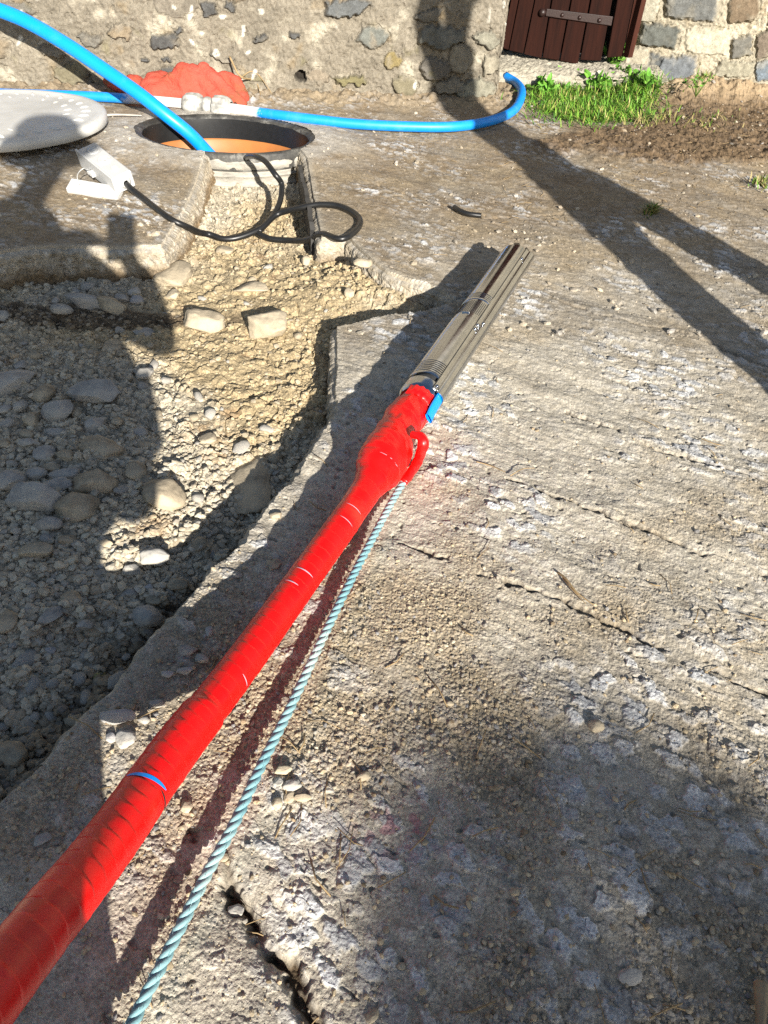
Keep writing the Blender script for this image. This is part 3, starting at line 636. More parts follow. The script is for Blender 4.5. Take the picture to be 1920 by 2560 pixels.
V, F = lathe([(.325, -1.25), (.0001, -1.25)], 48, (cx, cy, 0), **LA); put(pymesh('sump', V, F), 'sump', M_slot, ch)
prof = [(RA-.002, .0), (RA+.004, -.02), (RA+.002, -.043), (RA-.014, -.048), (RA-.014, -.062), (RA+.002, -.064), (RA+.004, -.072), (RA-.010, -.076), (RA-.014, -.098), (RA+.001, -.102), (RA+.001, -.112), (RA-.012, -.116), (RA-.014, -.135), (RA+.002, -.138), (RA+.002, -.146), (RA-.012, -.150), (RA-.012, -.36)]
V, F = lathe(prof, 260, (cx, cy, 0), **LA); put(pymesh('ribbed_outside', rimnoise(V, .007, .06, 621), F), 'ribbed_outside', M_crust, ch)

# slate board at the cut edge
pA, pB = G(764, 408, .0)-np.array([.022, 0, 0]), G(801, 578, .0)-np.array([.022, 0, 0]); ax_ = (pB-pA)/2; nrm = np.array([-ax_[1], ax_[0], 0]); nrm /= np.linalg.norm(nrm)
n_ = 26; tt = np.linspace(-1, 1, n_); Vb = []
for t in tt:
    top = .004+.012*math.sin(t*4+1)-.06*max(0, t-.75)-.03*max(0, -.85-t)+.006*random.uniform(-1, 1); c_ = (pA+pB)/2+ax_*t
    for sd_, z_ in ((-.009, -.17+.05*t), (-.009, top), (.007, top-.003), (.007, -.17+.05*t)): Vb.append(c_+nrm*(sd_+.002*random.uniform(-1, 1))+np.array([0, 0, z_]))
Fb = grid_faces(n_, 4, True).tolist()+[[0, 1, 2, 3], [4*n_-1, 4*n_-2, 4*n_-3, 4*n_-4]]
tag(put(pymesh('slate_board', Vb, Fb, False), 'slate_board', M_slate), 'thin dark slate set on edge in the cut beside the open chamber', 'slate')

# ------------------------------------------------------------------ blue pipes
pts = [(-3.3, 2.9, -.03), (-3.0, 3.15, .22), (-2.6, 3.45, .37)]+[tuple(DP(x, y, d)) for x, y, d in ((-140, -22, 3.3), (0, 26, 3.3), (75, 58, 3.3), (174, 116, 3.3), (260, 174, 3.31), (347, 234, 3.32), (417, 289, 3.35), (475, 336, 3.41), (524, 387, 3.5))]
p_ = np.array(pts[-1]); q_ = p_-np.array(pts[-2]); pts += [tuple(p_+q_*1.2), tuple(p_+q_*2.4+np.array([0, 0, -.12]))]
P, s_ = spline(pts, 160); tag(tube_obj('arched_blue_pipe', P, .029, M_blue, seg=32), 'thick blue plastic pipe arching down from upper left into the open chamber', 'pipe')
fl = [(-900, 205), (-300, 222), (0, 232), (200, 238), (330, 246), (470, 258), (520, 264), (580, 275), (700, 293), (850, 306), (1000, 314), (1130, 315), (1220, 302), (1280, 278), (1303, 245), (1290, 218), (1262, 205)]
P, s_ = spline([tuple(G(x, y, .029 if x > 560 or x < 450 else .036)) for x, y in fl], 260)
gzv = gz(P[:, 0], P[:, 1]); P[:, 2] = np.maximum(P[:, 2], gzv+.020)
zk = P[:, 2].copy()
for _q in range(40): zk[1:-1] = (zk[:-2]+2*zk[1:-1]+zk[2:])/4
P[:, 2] = zk-.003
V, F = tube(P, .0212, 32); me = pymesh('blue_floor_pipe', V, F)
xp = np.repeat([np.array([P[i, 0] for i in range(len(P))])], 32, 0).T.ravel()
C0, C1 = G(505, 262, .03), G(400, 248, .03); C2 = G(660, 288, .03)
pa = np.where(xp < C0[0], sst(C1[0]-.28, C1[0]+.02, xp), sst(C2[0]+.05, C2[0]-.12, xp))
at = me.attributes.new('paint', 'FLOAT', 'POINT'); at.data.foreach_set('value', pa.astype(np.float32))
bp = put(me, 'blue_floor_pipe', M_bluep); tag(bp, 'blue pipe lying along the foot of the wall with a white coupling', 'pipe')
# coupling on the pipe: two ribbed nuts and a middle body
i0 = int(np.argmin(np.linalg.norm(P-G(519, 264, .036), axis=1))); Tn = P[i0+3]-P[i0-3]; Tn /= np.linalg.norm(Tn)
coup = tag(empty('coupling', P[i0]), None, None); coup.parent = bp
def along(c, prof, seg=40, rib=0.):
    th = np.linspace(0, 2*math.pi, seg, endpoint=False); N = np.cross(Tn, (0, 0, 1)); N /= np.linalg.norm(N); B = np.cross(N, Tn); V = []
    for x_, r_ in prof:
        for k, t in enumerate(th):
            rr_ = r_+(rib if (k // 2) % 2 else 0)*(r_ > .0365); V.append(c+Tn*x_+(N*math.cos(t)+B*math.sin(t))*rr_)
    return V, grid_faces(len(prof), seg, True).tolist()
for sg in (-1, 1):
    c_ = P[i0]+Tn*sg*.075
    put(pymesh('nut', *along(c_, [(-.042*sg, .028), (-.042*sg, .040), (-.034*sg, .046), (.0, .047), (.026*sg, .043), (.04*sg, .036), (.042*sg, .027)][::1], 40, .004)), 'nut', M_fit, coup)
put(pymesh('body', *along(P[i0], [(-.05, .030), (-.03, .033), (-.012, .033), (-.010, .039), (.010, .039), (.012, .033), (.03, .033), (.05, .030)], 40)), 'body', M_fit, coup)

# ------------------------------------------------------------------ red cloth behind the coupling
lum = [(300, 205, .13, .07), (360, 205, .14, .085), (430, 195, .15, .115), (470, 185, .13, .14), (520, 205, .12, .11), (560, 225, .12, .105), (592, 232, .08, .095), (470, 240, .13, .06), (585, 290, .05, .03), (560, 265, .08, .05), (400, 235, .12, .06)]
V0, F0 = [], []; import bmesh as _bm
_b = _bm.new(); _bm.ops.create_icosphere(_b, subdivisions=3, radius=1); SV = np.array([v.co[:] for v in _b.verts]); SF = [[v.index for v in f.verts] for f in _b.faces]; _b.free()
lps = []
def blob(px, py, off, rx_, ry_, rz_, tilt=0., zc=None):
    c_ = G(px, py, .0); yw = 4.34+.1*PL(px, py, oW[:2], (oW+dW)[:2])[0]; P_ = PL(px, py, (0, 4.34-off), (1, 4.44-off)); t = tilt
    m_ = np.array([[math.cos(t), 0, math.sin(t)], [0, 1, 0], [-math.sin(t), 0, math.cos(t)]]); lps.append((P_+(SV*np.array([rx_, ry_, rz_]))@m_, SF))
def roll(pts, r_):
    for i in range(len(pts)-1):
        for t in np.linspace(0, 1, 7): q_ = [pts[i][j]*(1-t)+pts[i+1][j]*t for j in range(3)]; blob(q_[0], q_[1], q_[2], r_, r_*.9, r_)
blob(392, 226, .15, .092, .075, .062, .1); blob(398, 204, .11, .07, .06, .05); blob(470, 206, .12, .088, .085, .085); blob(462, 186, .10, .055, .05, .045); blob(336, 206, .08, .05, .05, .04); blob(300, 216, .12, .085, .06, .03, -.35)
blob(505, 240, .14, .07, .07, .06); blob(440, 236, .15, .08, .06, .05); blob(520, 190, .10, .05, .06, .04)
roll([(512, 178, .13), (545, 205, .17), (578, 243, .20), (602, 262, .20)], .036); roll([(500, 200, .16), (530, 236, .19), (570, 262, .21)], .030)
roll([(560, 200, .10), (590, 212, .12), (604, 240, .14)], .040); roll([(425, 190, .15), (452, 200, .18), (462, 240, .19)], .022); roll([(548, 282, .23), (575, 290, .25), (592, 286, .26)], .020)
cl = put(pymesh('red_cloth', *join(lps)), 'red_cloth', M_cloth)
q = cl.modifiers.new('remesh', 'REMESH'); q.mode = 'VOXEL'; q.voxel_size = .006; q.use_smooth_shade = True
q = cl.modifiers.new('smooth', 'SMOOTH'); q.iterations = 3; q.factor = .5
tx = bpy.data.textures.new('folds', 'CLOUDS'); tx.noise_scale = .07; tx.noise_depth = 3
q = cl.modifiers.new('folds', 'DISPLACE'); q.texture = tx; q.strength = .022; q.mid_level = .5; q.texture_coords = 'LOCAL'
tx = bpy.data.textures.new('creases', 'MUSGRAVE'); tx.musgrave_type = 'RIDGED_MULTIFRACTAL'; tx.noise_scale = .10; tx.octaves = 3
q = cl.modifiers.new('creases', 'DISPLACE'); q.texture = tx; q.strength = -.006; q.mid_level = .5; q.texture_coords = 'LOCAL'
tag(cl, 'crumpled dusty red towel lying between the blue pipe and the wall', 'cloth')

# ------------------------------------------------------------------ white chamber lid
LC = np.array([-1.665, 3.42]); LR = .42; lz = .025
lid = tag(empty('chamber_lid', (LC[0], LC[1], lz)), 'round white chamber lid with raised tread marks lying beside the opening', 'lid')
V, F = lathe([(.0001, .050), (.20, .050), (.31, .048), (.365, .043), (.378, .048), (.400, .048), (.412, .045), (.418, .037), (.420, .006), (.410, .0), (.38, -.004), (.0001, -.004)], 180, (LC[0], LC[1], lz+.01))
V = np.array(V); V[:, 2] = lz+.012+(V[:, 2]-lz-.01)*.86+.004*fbm(V[:, 0], V[:, 1], .3, 2, 641)
put(pymesh('disc', V, F), 'disc', M_lid, lid)
tr = []
for ring, cnt, ln in ((.335, 30, .028), (.265, 22, .026)):
    for k in range(cnt):
        t = k/cnt*2*math.pi+ring*9; c_ = np.array([LC[0]+ring*math.cos(t), LC[1]+ring*math.sin(t), lz+.0530]); r_ = np.array([math.cos(t+.5), math.sin(t+.5), 0])*ln; q_ = np.array([-r_[1], r_[0], 0])*.3
        Vl, Fl = lathe([(1, -.004), (.8, .001), (.4, .0040), (.001, .0045)], 10); tr.append(([c_+r_*v[0]+q_*v[1]+np.array([0, 0, v[2]]) for v in Vl], Fl))
o = put(pymesh('tread', *join(tr)), 'tread', M_lid, lid); o['kind'] = 'stuff'

# ------------------------------------------------------------------ white junction box with its cover, and the black cable
def rbox(name, c, ax, ay, az, mat, parent, w=.004): return bevel(put(pymesh(name, *boxvf(c, ax, ay, az), False), name, mat, parent), w, 3)
b0 = DP(219, 382, 2.60); b1 = DP(314, 459, 2.42)
b0, b1 = G(222, 384, .085), G(312, 456, .05)
axx = (b1-b0)/2; Lx = np.linalg.norm(axx); ex = axx/Lx; ez = np.array([.25, -.55, .80]); ez -= ex*(ez@ex); ez /= np.linalg.norm(ez); ey = np.cross(ez, ex)
bc = (b0+b1)/2
jb = tag(empty('junction_box', bc), 'white square junction box with cable gland lying tipped over on concrete', 'junction box')
wv, hv = .036, .030
rbox('case', bc, ex*Lx, ey*wv, ez*hv, M_white, jb, .006)
rbox('rim', bc-ey*(wv+.003), ex*(Lx+.003), ey*.004, ez*(hv+.003), M_white, jb, .002)
def disc(name, c, n, u, prof, mat, parent, seg=28):
    v = np.cross(n, u); V, F = lathe(prof, seg); return put(pymesh(name, [c+u*q[0]+v*q[1]+n*q[2] for q in V], F), name, mat, parent)
KO = lambda r_: [(r_, 0), (r_, .004), (r_*.92, .0045), (r_*.88, .0005), (r_*.74, .0005), (r_*.68, .0045), (r_*.48, .0045), (r_*.42, .0005), (.0001, .0005)]
for t in (-.62, .05): disc('knockout', bc+ex*Lx*t+ez*hv, ez, ex, KO(.024), M_white, jb)
disc('knockout', bc+ex*Lx*.62+ez*hv, ez, ex, KO(.012), M_white, jb)
disc('gland', bc+ex*Lx+ez*.002, ex, ez, [(.021, 0), (.021, .006), (.0175, .007), (.0165, .011), (.0105, .012)], M_white, jb)
for k in range(3):                              # terminal block peeping out
    c_ = bc-ex*Lx*.35-ey*(wv+.012)+ex*.014*k-ez*.012; rbox('terminal', c_, ex*.006, ey*.009, ez*.009, M_white, jb, .003)
cv0, cv1 = G(172, 460, .03), G(298, 482, .02); cax = (cv1-cv0)/2; cex = cax/np.linalg.norm(cax); cez = np.array([.05, -.42, .9]); cez -= cex*(cez@cex); cez /= np.linalg.norm(cez); cey = np.cross(cez, cex)
cc = (cv0+cv1)/2
bcv = tag(empty('junction_box_cover', cc), 'white plastic box cover lying on the concrete, tied to the junction box', 'box cover')
rbox('plate', cc, cax, cey*.026, cez*.004, M_white, bcv, .003)
for sg in (-1, 1):
    rbox('lip', cc+cey*sg*.024-cez*.011, cax*.99, cey*.003, cez*.008, M_white, bcv, .001); rbox('lip', cc+cex*sg*np.linalg.norm(cax)*.975-cez*.011, cex*.003, cey*.021, cez*.008, M_white, bcv, .001)
P, _ = spline([tuple(cc-cex*.05+cez*.006), tuple(cc-cex*.045+cez*.045), tuple(cc-cex*.02+cez*.075+ey*.01), tuple(bc-ex*Lx*.2-ey*(wv+.006))], 30)
tube_obj('retaining_strap', P, .0016, M_white, bcv, seg=8)
z4 = lambda x, y: (150+x*.4822, 340+y*.4822)
cp = [tuple(bc+ex*(Lx-.02)), tuple(bc+ex*(Lx+.02)), tuple(bc+ex*(Lx+.05)+np.array([0, 0, -.005]))]
for x, y, h_ in ((440, 335, .02), (560, 415, .014), (650, 465, -.015), (760, 522, -.085), (850, 541, -.09), (930, 531, -.085), (1040, 480, -.065), (1130, 412, -.045), (1250, 367, -.0), (1350, 350, .016), (1450, 365, .016), (1530, 405, .014), (1556, 450, .012), (1525, 500, .012), (1450, 530, .012), (1330, 546, -.035), (1200, 548, -.075), (1090, 540, -.085), (1030, 518, -.085), (1035, 490, -.07), (1100, 425, -.055), (1140, 345, -.03), (1150, 265, .0), (1115, 185, .055), (1060, 122, .075), (1005, 103, .06), (960, 118, -.02), (935, 160, -.25), (930, 230, -.6)):
    cp.append(tuple(G(*z4(x, y), h_)))
P, _ = spline(cp, 420); g_ = gz(P[:, 0], P[:, 1]); inch = rdist(P[:, 0], P[:, 1]) < RA+.03
P[:, 2] = np.where(inch, P[:, 2], np.maximum(P[:, 2], g_+.006))
for _ in range(5):
    z0_ = P[:, 2].copy()
    for _q in range(10): P[1:-1, 2] = (P[:-2, 2]+2*P[1:-1, 2]+P[2:, 2])/4
    P[:, 2] = np.where(inch, z0_, np.maximum(P[:, 2], g_+.004))
zk = P[:, 2].copy()
for _q in range(8): zk[1:-1] = (zk[:-2]+2*zk[1:-1]+zk[2:])/4
P[:, 2] = np.where(inch, P[:, 2], zk+.001)
tag(tube_obj('black_cable', P, .0102, M_black, seg=18), 'stiff black cable looping from the junction box over gravel into the chamber', 'cable')
P, _ = spline([tuple(G(1136, 518, .012)), tuple(G(1150, 527, .014)), tuple(G(1172, 535, .014)), tuple(G(1203, 539, .012))], 24)
tag(tube_obj('cable_offcut', P, .0085, M_black, seg=16), 'short black offcut of cable lying in a crack of the concrete', 'cable offcut')
# ------------------------------------------------------------------ submersible pump, taped riser pipe, rope
n0 = np.array([.058, 1.418, .052]); f0 = np.array([.354, 2.252, .050]); ax0 = f0-n0; PLn = np.linalg.norm(ax0); t0 = ax0/PLn
sx = np.cross(t0, (0, 0, 1)); sx /= np.linalg.norm(sx); sz = np.cross(sx, t0)      # sx points to the right of the pump, sz up
pump = tag(empty('submersible_pump', n0), 'long shiny stainless steel borehole pump lying on the concrete', 'pump')
def cyl(name, prof, mat, seg=72, c=n0, flat=False, arc=None):
    th = np.linspace(0, 2*math.pi, seg, endpoint=False); V = []
    for x_, r_ in prof:
        for t in th: V.append(c+t0*x_+(sx*math.cos(t)+sz*math.sin(t))*r_)
    F = grid_faces(len(prof), seg, True).tolist()
    o = put(pymesh(name, V, F), name, mat, pump)
    e = o.modifiers.new('split', 'EDGE_SPLIT'); e.split_angle = R(28)
    if flat:
        o.data.polygons.foreach_set('use_smooth', [False]*len(o.data.polygons))
    return o
RB = .0475
def grooves(a, b, n, r, d=.0026):
    out = []
    for k in range(n):
        x0 = a+(b-a)*k/n; w = (b-a)/n; out += [(x0, r), (x0+w*.55, r), (x0+w*.6, r-d), (x0+w*.95, r-d)]
    return out+[(b, r)]
cyl('pump_head', [(.012, .0001), (.012, .028), (.0, .034), (-.002, .040), (.004, .0445), (.012, .046), (.040, .0462), (.042, .044), (.044, .040)], M_steel)
cyl('gap_ring', [(.040, .041), (.058, .041)], M_slot)
cyl('pump_body', [(.056, .040), (.056, .0466)]+grooves(.060, .115, 7, RB)+[(.118, RB), (.355, RB), (.356, RB-.001)], M_steel)
cyl('intake_section', [(.356, RB-.0012), (.462, RB-.0012), (.463, RB)]+grooves(.466, .50, 4, RB+.0005)+[(.503, RB-.0003)], M_steel)
cyl('motor', [(.503, RB-.0006), (.866, RB-.0006), (.870, RB-.003), (.874, RB-.006), (.874, .0001)], M_steel)
for aa in (100, 40, -20, 160): 
    a_ = R(aa); rd = sx*math.cos(a_)+sz*math.sin(a_); tg = np.cross(t0, rd)
    bevel(put(pymesh('end_lug', *boxvf(n0+t0*.884+rd*.036, t0*.016, tg*.010, rd*.005), False), 'end_lug', M_steel_dark, pump), .004, 3)
sl_ = []
for i in range(15):                            # perforated suction strainer: slots sunk in the intake
    for j in range(13):
        a_ = R(60+i*5.6); rd = sx*math.cos(a_)+sz*math.sin(a_); tg = np.cross(t0, rd); sl_.append(boxvf(n0+t0*(.385+j*.0055)+rd*(RB-.0014), t0*.0012, tg*.0009, rd*.0009))
put(pymesh('strainer_slots', *join(sl_), False), 'strainer', M_slot, pump)
a_ = R(100); rd = sx*math.cos(a_)+sz*math.sin(a_); tg = np.cross(t0, rd); bevel(put(pymesh('tab', *boxvf(n0+t0*.376+rd*(RB-.0005), t0*.002, tg*.010, rd*.002), False), 'tab', M_steel, pump), .001)
# cable guard: a channel down the right flank with a flange and screws
gA = R(24); grd = sx*math.cos(gA)+sz*math.sin(gA); gtg = np.cross(t0, grd)
def strip(name, a0, a1, l0, l1, r, th_, mat, bulge=0.):
    th = np.linspace(R(a0), R(a1), 18); V = []
    for l in (l0, l1):
        for layer in (0, 1):
            for q, t in enumerate(th):
                rr_ = r+(th_ if layer else 0)+bulge*math.sin(math.pi*q/17)**.6*(1 if layer else .9); V.append(n0+t0*l+(sx*math.cos(t)+sz*math.sin(t))*rr_)
    n = 18; F = []
    for k in range(n-1): F += [(n+k, n+k+1, 3*n+k+1, 3*n+k), (k+1, k, 2*n+k, 2*n+k+1), (k, k+1, n+k+1, n+k), (2*n+k+1, 2*n+k, 3*n+k, 3*n+k+1)]
    F += [(0, n, 3*n, 2*n), (n-1, 2*n-1+n-n+2*n, 4*n-1, 2*n-1)]
    F = [f for f in F if max(f) < 4*n]
    o = put(pymesh(name, V, F), name, mat, pump); e = o.modifiers.new('split', 'EDGE_SPLIT'); e.split_angle = R(40); return o
gd = strip('cable_guard', 2, 40, .012, .872, RB, .001, M_steel, .0095)
strip('guard_seam', 51.5, 54.5, .020, .870, RB-.0004, .0008, M_slot); strip('guard_seam', -1, 2, .012, .872, RB-.0004, .0008, M_slot)
strip('guard_flange', 40, 52, .020, .870, RB-.0002, .0012, M_steel)
sc_ = []
for l, da in ((.03, 46), (.345, 46), (.36, 38), (.322, 46), (.80, 46)):
    a_ = R(da); rd = sx*math.cos(a_)+sz*math.sin(a_); tg = np.cross(t0, rd); Vl, Fl = lathe([(.0042, -.001), (.0042, .002), (.003, .0034), (.0001, .0036)], 14)
    o = put(pymesh('screw', [n0+t0*l+rd*(RB+.001+(.006 if da == 38 else 0)+v[2])+t0*v[0]+tg*v[1] for v in Vl], Fl), 'screw', M_steel, gd)
# flat blue cable leaving the guard, with the shroud edge round it
Vq = []; 
bl = [n0+t0*x_+(sx*math.cos(R(a))+sz*math.sin(R(a)))*(RB+.001) for x_, a in ((.05, 20), (.02, 20), (-.01, 19), (-.035, 17), (-.06, 12))]
P, _ = spline([tuple(v) for v in bl], 24); T, N, B = frames(P, grd)
for i in range(24):
    for da in np.linspace(0, 2*math.pi, 16, endpoint=False): Vq.append(P[i]+N[i]*.0045*math.sin(da)+B[i]*.0125*math.copysign(abs(math.cos(da))**.6, math.cos(da)))
put(pymesh('blue_flat_cable', Vq, grid_faces(24, 16, True).tolist()+[list(range(16))]), 'flat_cable', M_blue, pump)

# taped pipe: follows from the pump towards the photographer
neck = DP(945, 1172, 1.40)
pth = [n0+t0*.012, n0-t0*.03, n0-t0*.10+np.array([.0, 0, .004])]+[G(x, y, z_) for x, y, z_ in ((925, 1210, .052), (760, 1445, .044), (590, 1680, .060), (430, 1885, .088), (270, 2110, .13), (95, 2330, .19))]
dl = pth[-1]-pth[-2]; dl /= np.linalg.norm(dl); pth += [pth[-1]+dl*.22, pth[-1]+dl*.6, pth[-1]+dl*1.2+np.array([0, 0, .05])]
P, s_ = spline([tuple(v) for v in pth], 1500)
def nearest(px, py):                            # arc length of the pipe point seen at that pixel
    d = ray(px, py); C0_ = np.array([0, 0, CH]); q = P-C0_; t = (q@d)/(d@d); return s_[int(np.argmin(np.linalg.norm(q-t[:, None]*d, axis=1)))]
sN = nearest(935, 1200); sT = nearest(525, 1790); sEnd = s_[-1]
kx = [0, sN*.06, sN*.16, sN*.30, sN*.42, sN*.52, sN*.66, sN*.82, sN*.92, sN*1.0, sN*1.10, sN*1.3, sT-.002, sT+.004, sEnd]
kr = [.030, .036, .040, .041, .0385, .041, .0470, .0485, .043, .0335, .0280, .0268, .0268, .0298, .0300]
rad = np.interp(s_, kx, kr)
for _ in range(3): rad[1:-1] = (rad[:-2]+rad[1:-1]*2+rad[2:])/4
seg = 64; th = np.linspace(0, 2*math.pi, seg, endpoint=False)
pitch = np.interp(s_, [0, sN, sN*1.3, sEnd], [.05, .04, .021, .024]); pitch = pitch*(1+.45*fbm(s_, s_*0, .11, 3, 704)); ph = np.cumsum(np.gradient(s_)/pitch)[:, None]+th[None]/(2*math.pi)*.9
jit = .35*np.sin(np.floor(ph)*12.9898)
saw = (ph+jit*.15) % 1.0; ri = .0010*sst(0, .07, saw)*(1-.75*saw)*np.clip(.8+.9*fbm(s_[:, None], th[None]*.03, .09, 2, 705), .25, 1.3)
bul = sst(sN*1.15, sN*.9, s_)[:, None]
wr = .0035*bul*(fbm(s_[:, None]*np.ones((1, seg))*1.0+th[None]*.02, th[None]*.05+0*s_[:, None]+s_[:, None]*.6, .035, 4, 701))+.0012*bul*np.abs(vn(s_[:, None]+th[None]*.03, th[None]*.04+s_[:, None]*.5, .022, 702))
sm = .0006*fbm(s_[:, None]+0*th[None], th[None]*.03+0*s_[:, None], .03, 3, 703)
rp = rad[:, None]+ri+wr+sm
V, F = tube(P, rp, seg, name='p'); me = pymesh('taped_pipe', V, F); bi = np.floor(ph+jit*.15); tn = (.82+.22*_h(bi, bi*0, 9)+.30*sst(.0, .03, saw)*sst(.10, .05, saw)*np.clip(.4+vn(s_[:, None]+0*th[None], th[None]*.06+s_[:, None]*.3, .05, 706), 0, 1)).ravel()  # tint includes a bright line painted on wrap edges, imitating their gloss
a_ = me.attributes.new('Col', 'FLOAT_COLOR', 'POINT'); a_.data.foreach_set('color', np.c_[tn, tn*.8, tn*.8, np.ones(len(tn))].astype(np.float32).ravel())
rpipe = tag(put(me, 'taped_pipe', M_redw), 'pipe wrapped in glossy red tape running from the pump to lower left', 'pipe')
# gaps in the wrapping: blue slot, pale stretch seams
T, N, B = frames(P)
def arcstrip(name, s0, a0, a1, w0, mat, out=.0016, skew=0.02):
    n = 40; Vv = []
    for k in range(n):
        f = k/(n-1); a = R(a0+(a1-a0)*f); w = w0*math.sin(math.pi*min(max(f, .03), .97))**.5; sc = s0+skew*(f-.5)
        for sg in (-1, 1):
            s1 = sc+sg*w/2; i = int(np.clip(np.searchsorted(s_, s1), 1, len(s_)-2)); f2 = (s1-s_[i-1])/(s_[i]-s_[i-1]); p = P[i-1]*(1-f2)+P[i]*f2
            Vv.append(p+(N[i]*math.cos(a)+B[i]*math.sin(a))*(rad[i]+out))
    return put(pymesh(name, Vv, [(2*k, 2*k+1, 2*k+3, 2*k+2) for k in range(n-1)]), name, mat, rpipe)
M_seam = simple('stretched_tape_seam', (.62, .42, .52), .4, 0, .1, 20, 0)
sgn = 1 if B[700]@np.array([1, 0, 0]) > 0 else -1
arcstrip('bare_blue_slot', nearest(345, 1975), -40*sgn, 62*sgn, .0058, M_blue, .0013, -.004)
arcstrip('tape_gap', nearest(372, 2010), 52*sgn, 112*sgn, .0030, M_slot, .0014, .004)
for x_, y_, a0, a1, w in ((735, 1440, -20, 48, .0022), (715, 1475, -28, 24, .0022), (845, 1270, -10, 60, .0012), (825, 1300, 0, 60, .0012), (560, 1690, 45, 85, .0016), (940, 1175, 0, 70, .0014)):
    arcstrip('tape_seam', nearest(x_, y_), a0*sgn, a1*sgn, w, M_seam, .0014, .003)
# taped tail that hides the rope knot
tl = [DP(1030, 1085, 1.50), DP(1052, 1092, 1.49), DP(1058, 1112, 1.49), G(1044, 1152, .028), G(1028, 1180, .026), G(1010, 1206, .024)]
P2, s2 = spline([tuple(v) for v in tl], 90); r2_ = np.interp(s2/s2[-1], [0, .2, .35, .6, .85, 1], [.007, .0110, .0105, .0100, .0088, .0075]); r2_ = r2_[:, None]+.0022*fbm(s2[:, None]+0*np.zeros((1, 28)), np.linspace(0, .1, 28)[None]+s2[:, None]*.4, .02, 3, 711)
V, F = tube(P2, r2_, 28); put(pymesh('taped_tail', V, F), 'taped_tail', M_red, rpipe)
# torn edge of tape over the pump head
pv = []; 
for k in range(40):
    f = k/39; a = R(-35+150*f); top = .012+.010*math.sin(f*9)+.012*(abs(f-.35) < .2)
    for q, l in enumerate((-.03, -.012, top*.5, top)):
        r_ = [.0415, .0425, .0440, .0405][q]+.001*math.sin(k*1.3+q); pv.append(n0+t0*l+(sx*math.cos(a)+sz*math.sin(a))*r_)
o = put(pymesh('tape_flap', pv, grid_faces(40, 4).tolist()), 'tape_flap', M_red, rpipe); q = o.modifiers.new('thickness', 'SOLIDIFY'); q.thickness = .0008
# rope: three strands laid up
rp_ = [G(1010, 1204, .020), G(985, 1245, .020), G(940, 1330, .022), G(875, 1455, .022), G(800, 1610, .024), G(725, 1770, .026), G(655, 1910, .027), G(585, 2060, .027), G(520, 2180, .026), G(455, 2310, .026), G(395, 2430, .027), G(330, 2560, .028), G(270, 2690, .04), G(200, 2900, .10), (-.34, -.05, .35)]
Pr, sr = spline([tuple(v) for v in rp_], 1300); T, N, B = frames(Pr)
rope = tag(empty('rope', Pr[0]), 'faded teal three strand rope running beside the red pipe', 'rope')
for k in range(3):
    a = sr/.045*2*math.pi+k*2*math.pi/3; Ps = Pr+(N*np.cos(a)[:, None]+B*np.sin(a)[:, None])*.0035
    tube_obj('strand', Ps, .0039, M_rope, rope, seg=9, cap=False)
fz = []
for k in range(420):
    i = random.randrange(20, 1250); d_ = np.array([random.gauss(0, 1) for _ in range(3)]); d_ /= np.linalg.norm(d_); d_[2] = abs(d_[2]); p0 = Pr[i]+d_*.007; p1 = p0+d_*random.uniform(.002, .006)+T[i]*random.uniform(-.006, .006); w = np.cross(d_, T[i])*.00025
    fz.append(([p0-w, p0+w, p1+w, p1-w], [(0, 1, 2, 3)]))
tag(put(pymesh('fuzz', *join(fz)), 'fuzz', M_rope, rope), kind='stuff')

# ------------------------------------------------------------------ stones
import bmesh
def ico(sub):
    bm = bmesh.new(); bmesh.ops.create_icosphere(bm, subdivisions=sub, radius=1); V = np.array([v.co[:] for v in bm.verts]); F = np.array([[v.index for v in f.verts] for f in bm.faces]); bm.free(); return V, F
I4 = ico(4); I1 = ico(1); I2 = ico(2)
def stone_verts(I, rs, ang=.4, cuts=8, rough=.10):
    V = I[0].copy(); d = V/np.linalg.norm(V, axis=1)[:, None]
    pw = 2+ang*.9; V = d/((np.abs(d)**pw).sum(1)**(1/pw))[:, None]
    cuts = cuts+int(ang*16)
    for _ in range(cuts):
        n = rs.normal(size=3); n /= np.linalg.norm(n); lim = rs.uniform(.60, .93); q = V@n; V = V-np.clip(q-lim, 0, 9)[:, None]*n*(.55+.5*min(ang, .8))
    k = rs.uniform(0, 50); nn = fbm(V[:, 0]+k+V[:, 2]*.7, V[:, 1]-k+V[:, 2]*.9, 1.1, 3, 5)*.10+fbm(V[:, 0]*1.3+k+V[:, 2], V[:, 1]+V[:, 2]*1.4, .3, 3, 9)*rough
    return V*(1+nn)[:, None]
placed = []
def stone(px, py, w, h, label, mat=None, ang=.35, rot=None, flat=.5, sunk=.25, group=None, name='stone', seed=None):
    rs = np.random.default_rng(seed if seed is not None else int(px*7+py*13))
    P0 = surf(px, py+h*.12); dep = float((P0-np.array([0, 0, CH]))@D_); dd = math.atan2(CH-P0[2], math.hypot(P0[0], P0[1]))
    wx = w*dep/FOC/2*1.06; ht = wx*flat; hy = max(wx*.45, min(1.5*wx, (h*dep/FOC/2-ht*math.cos(dd)*.55)/max(math.sin(dd), .2)))
    V = stone_verts(I4, rs, ang)
    V = V*np.array([wx, hy, ht]); r_ = rot if rot is not None else rs.uniform(-.35, .35); c, s = math.cos(r_), math.sin(r_)
    V = np.stack([V[:, 0]*c-V[:, 1]*s, V[:, 0]*s+V[:, 1]*c, V[:, 2]+.12*V[:, 0]*rs.uniform(-1, 1)], 1)
    o = put(bigmesh(name, V, I4[1], None, True), name, mat or M_stone); o.location = (P0[0], P0[1], P0[2]+ht*(1-2*sunk)); placed.append((P0[0], P0[1], max(wx, hy)))
    tag(o, label, 'stone', group); return o
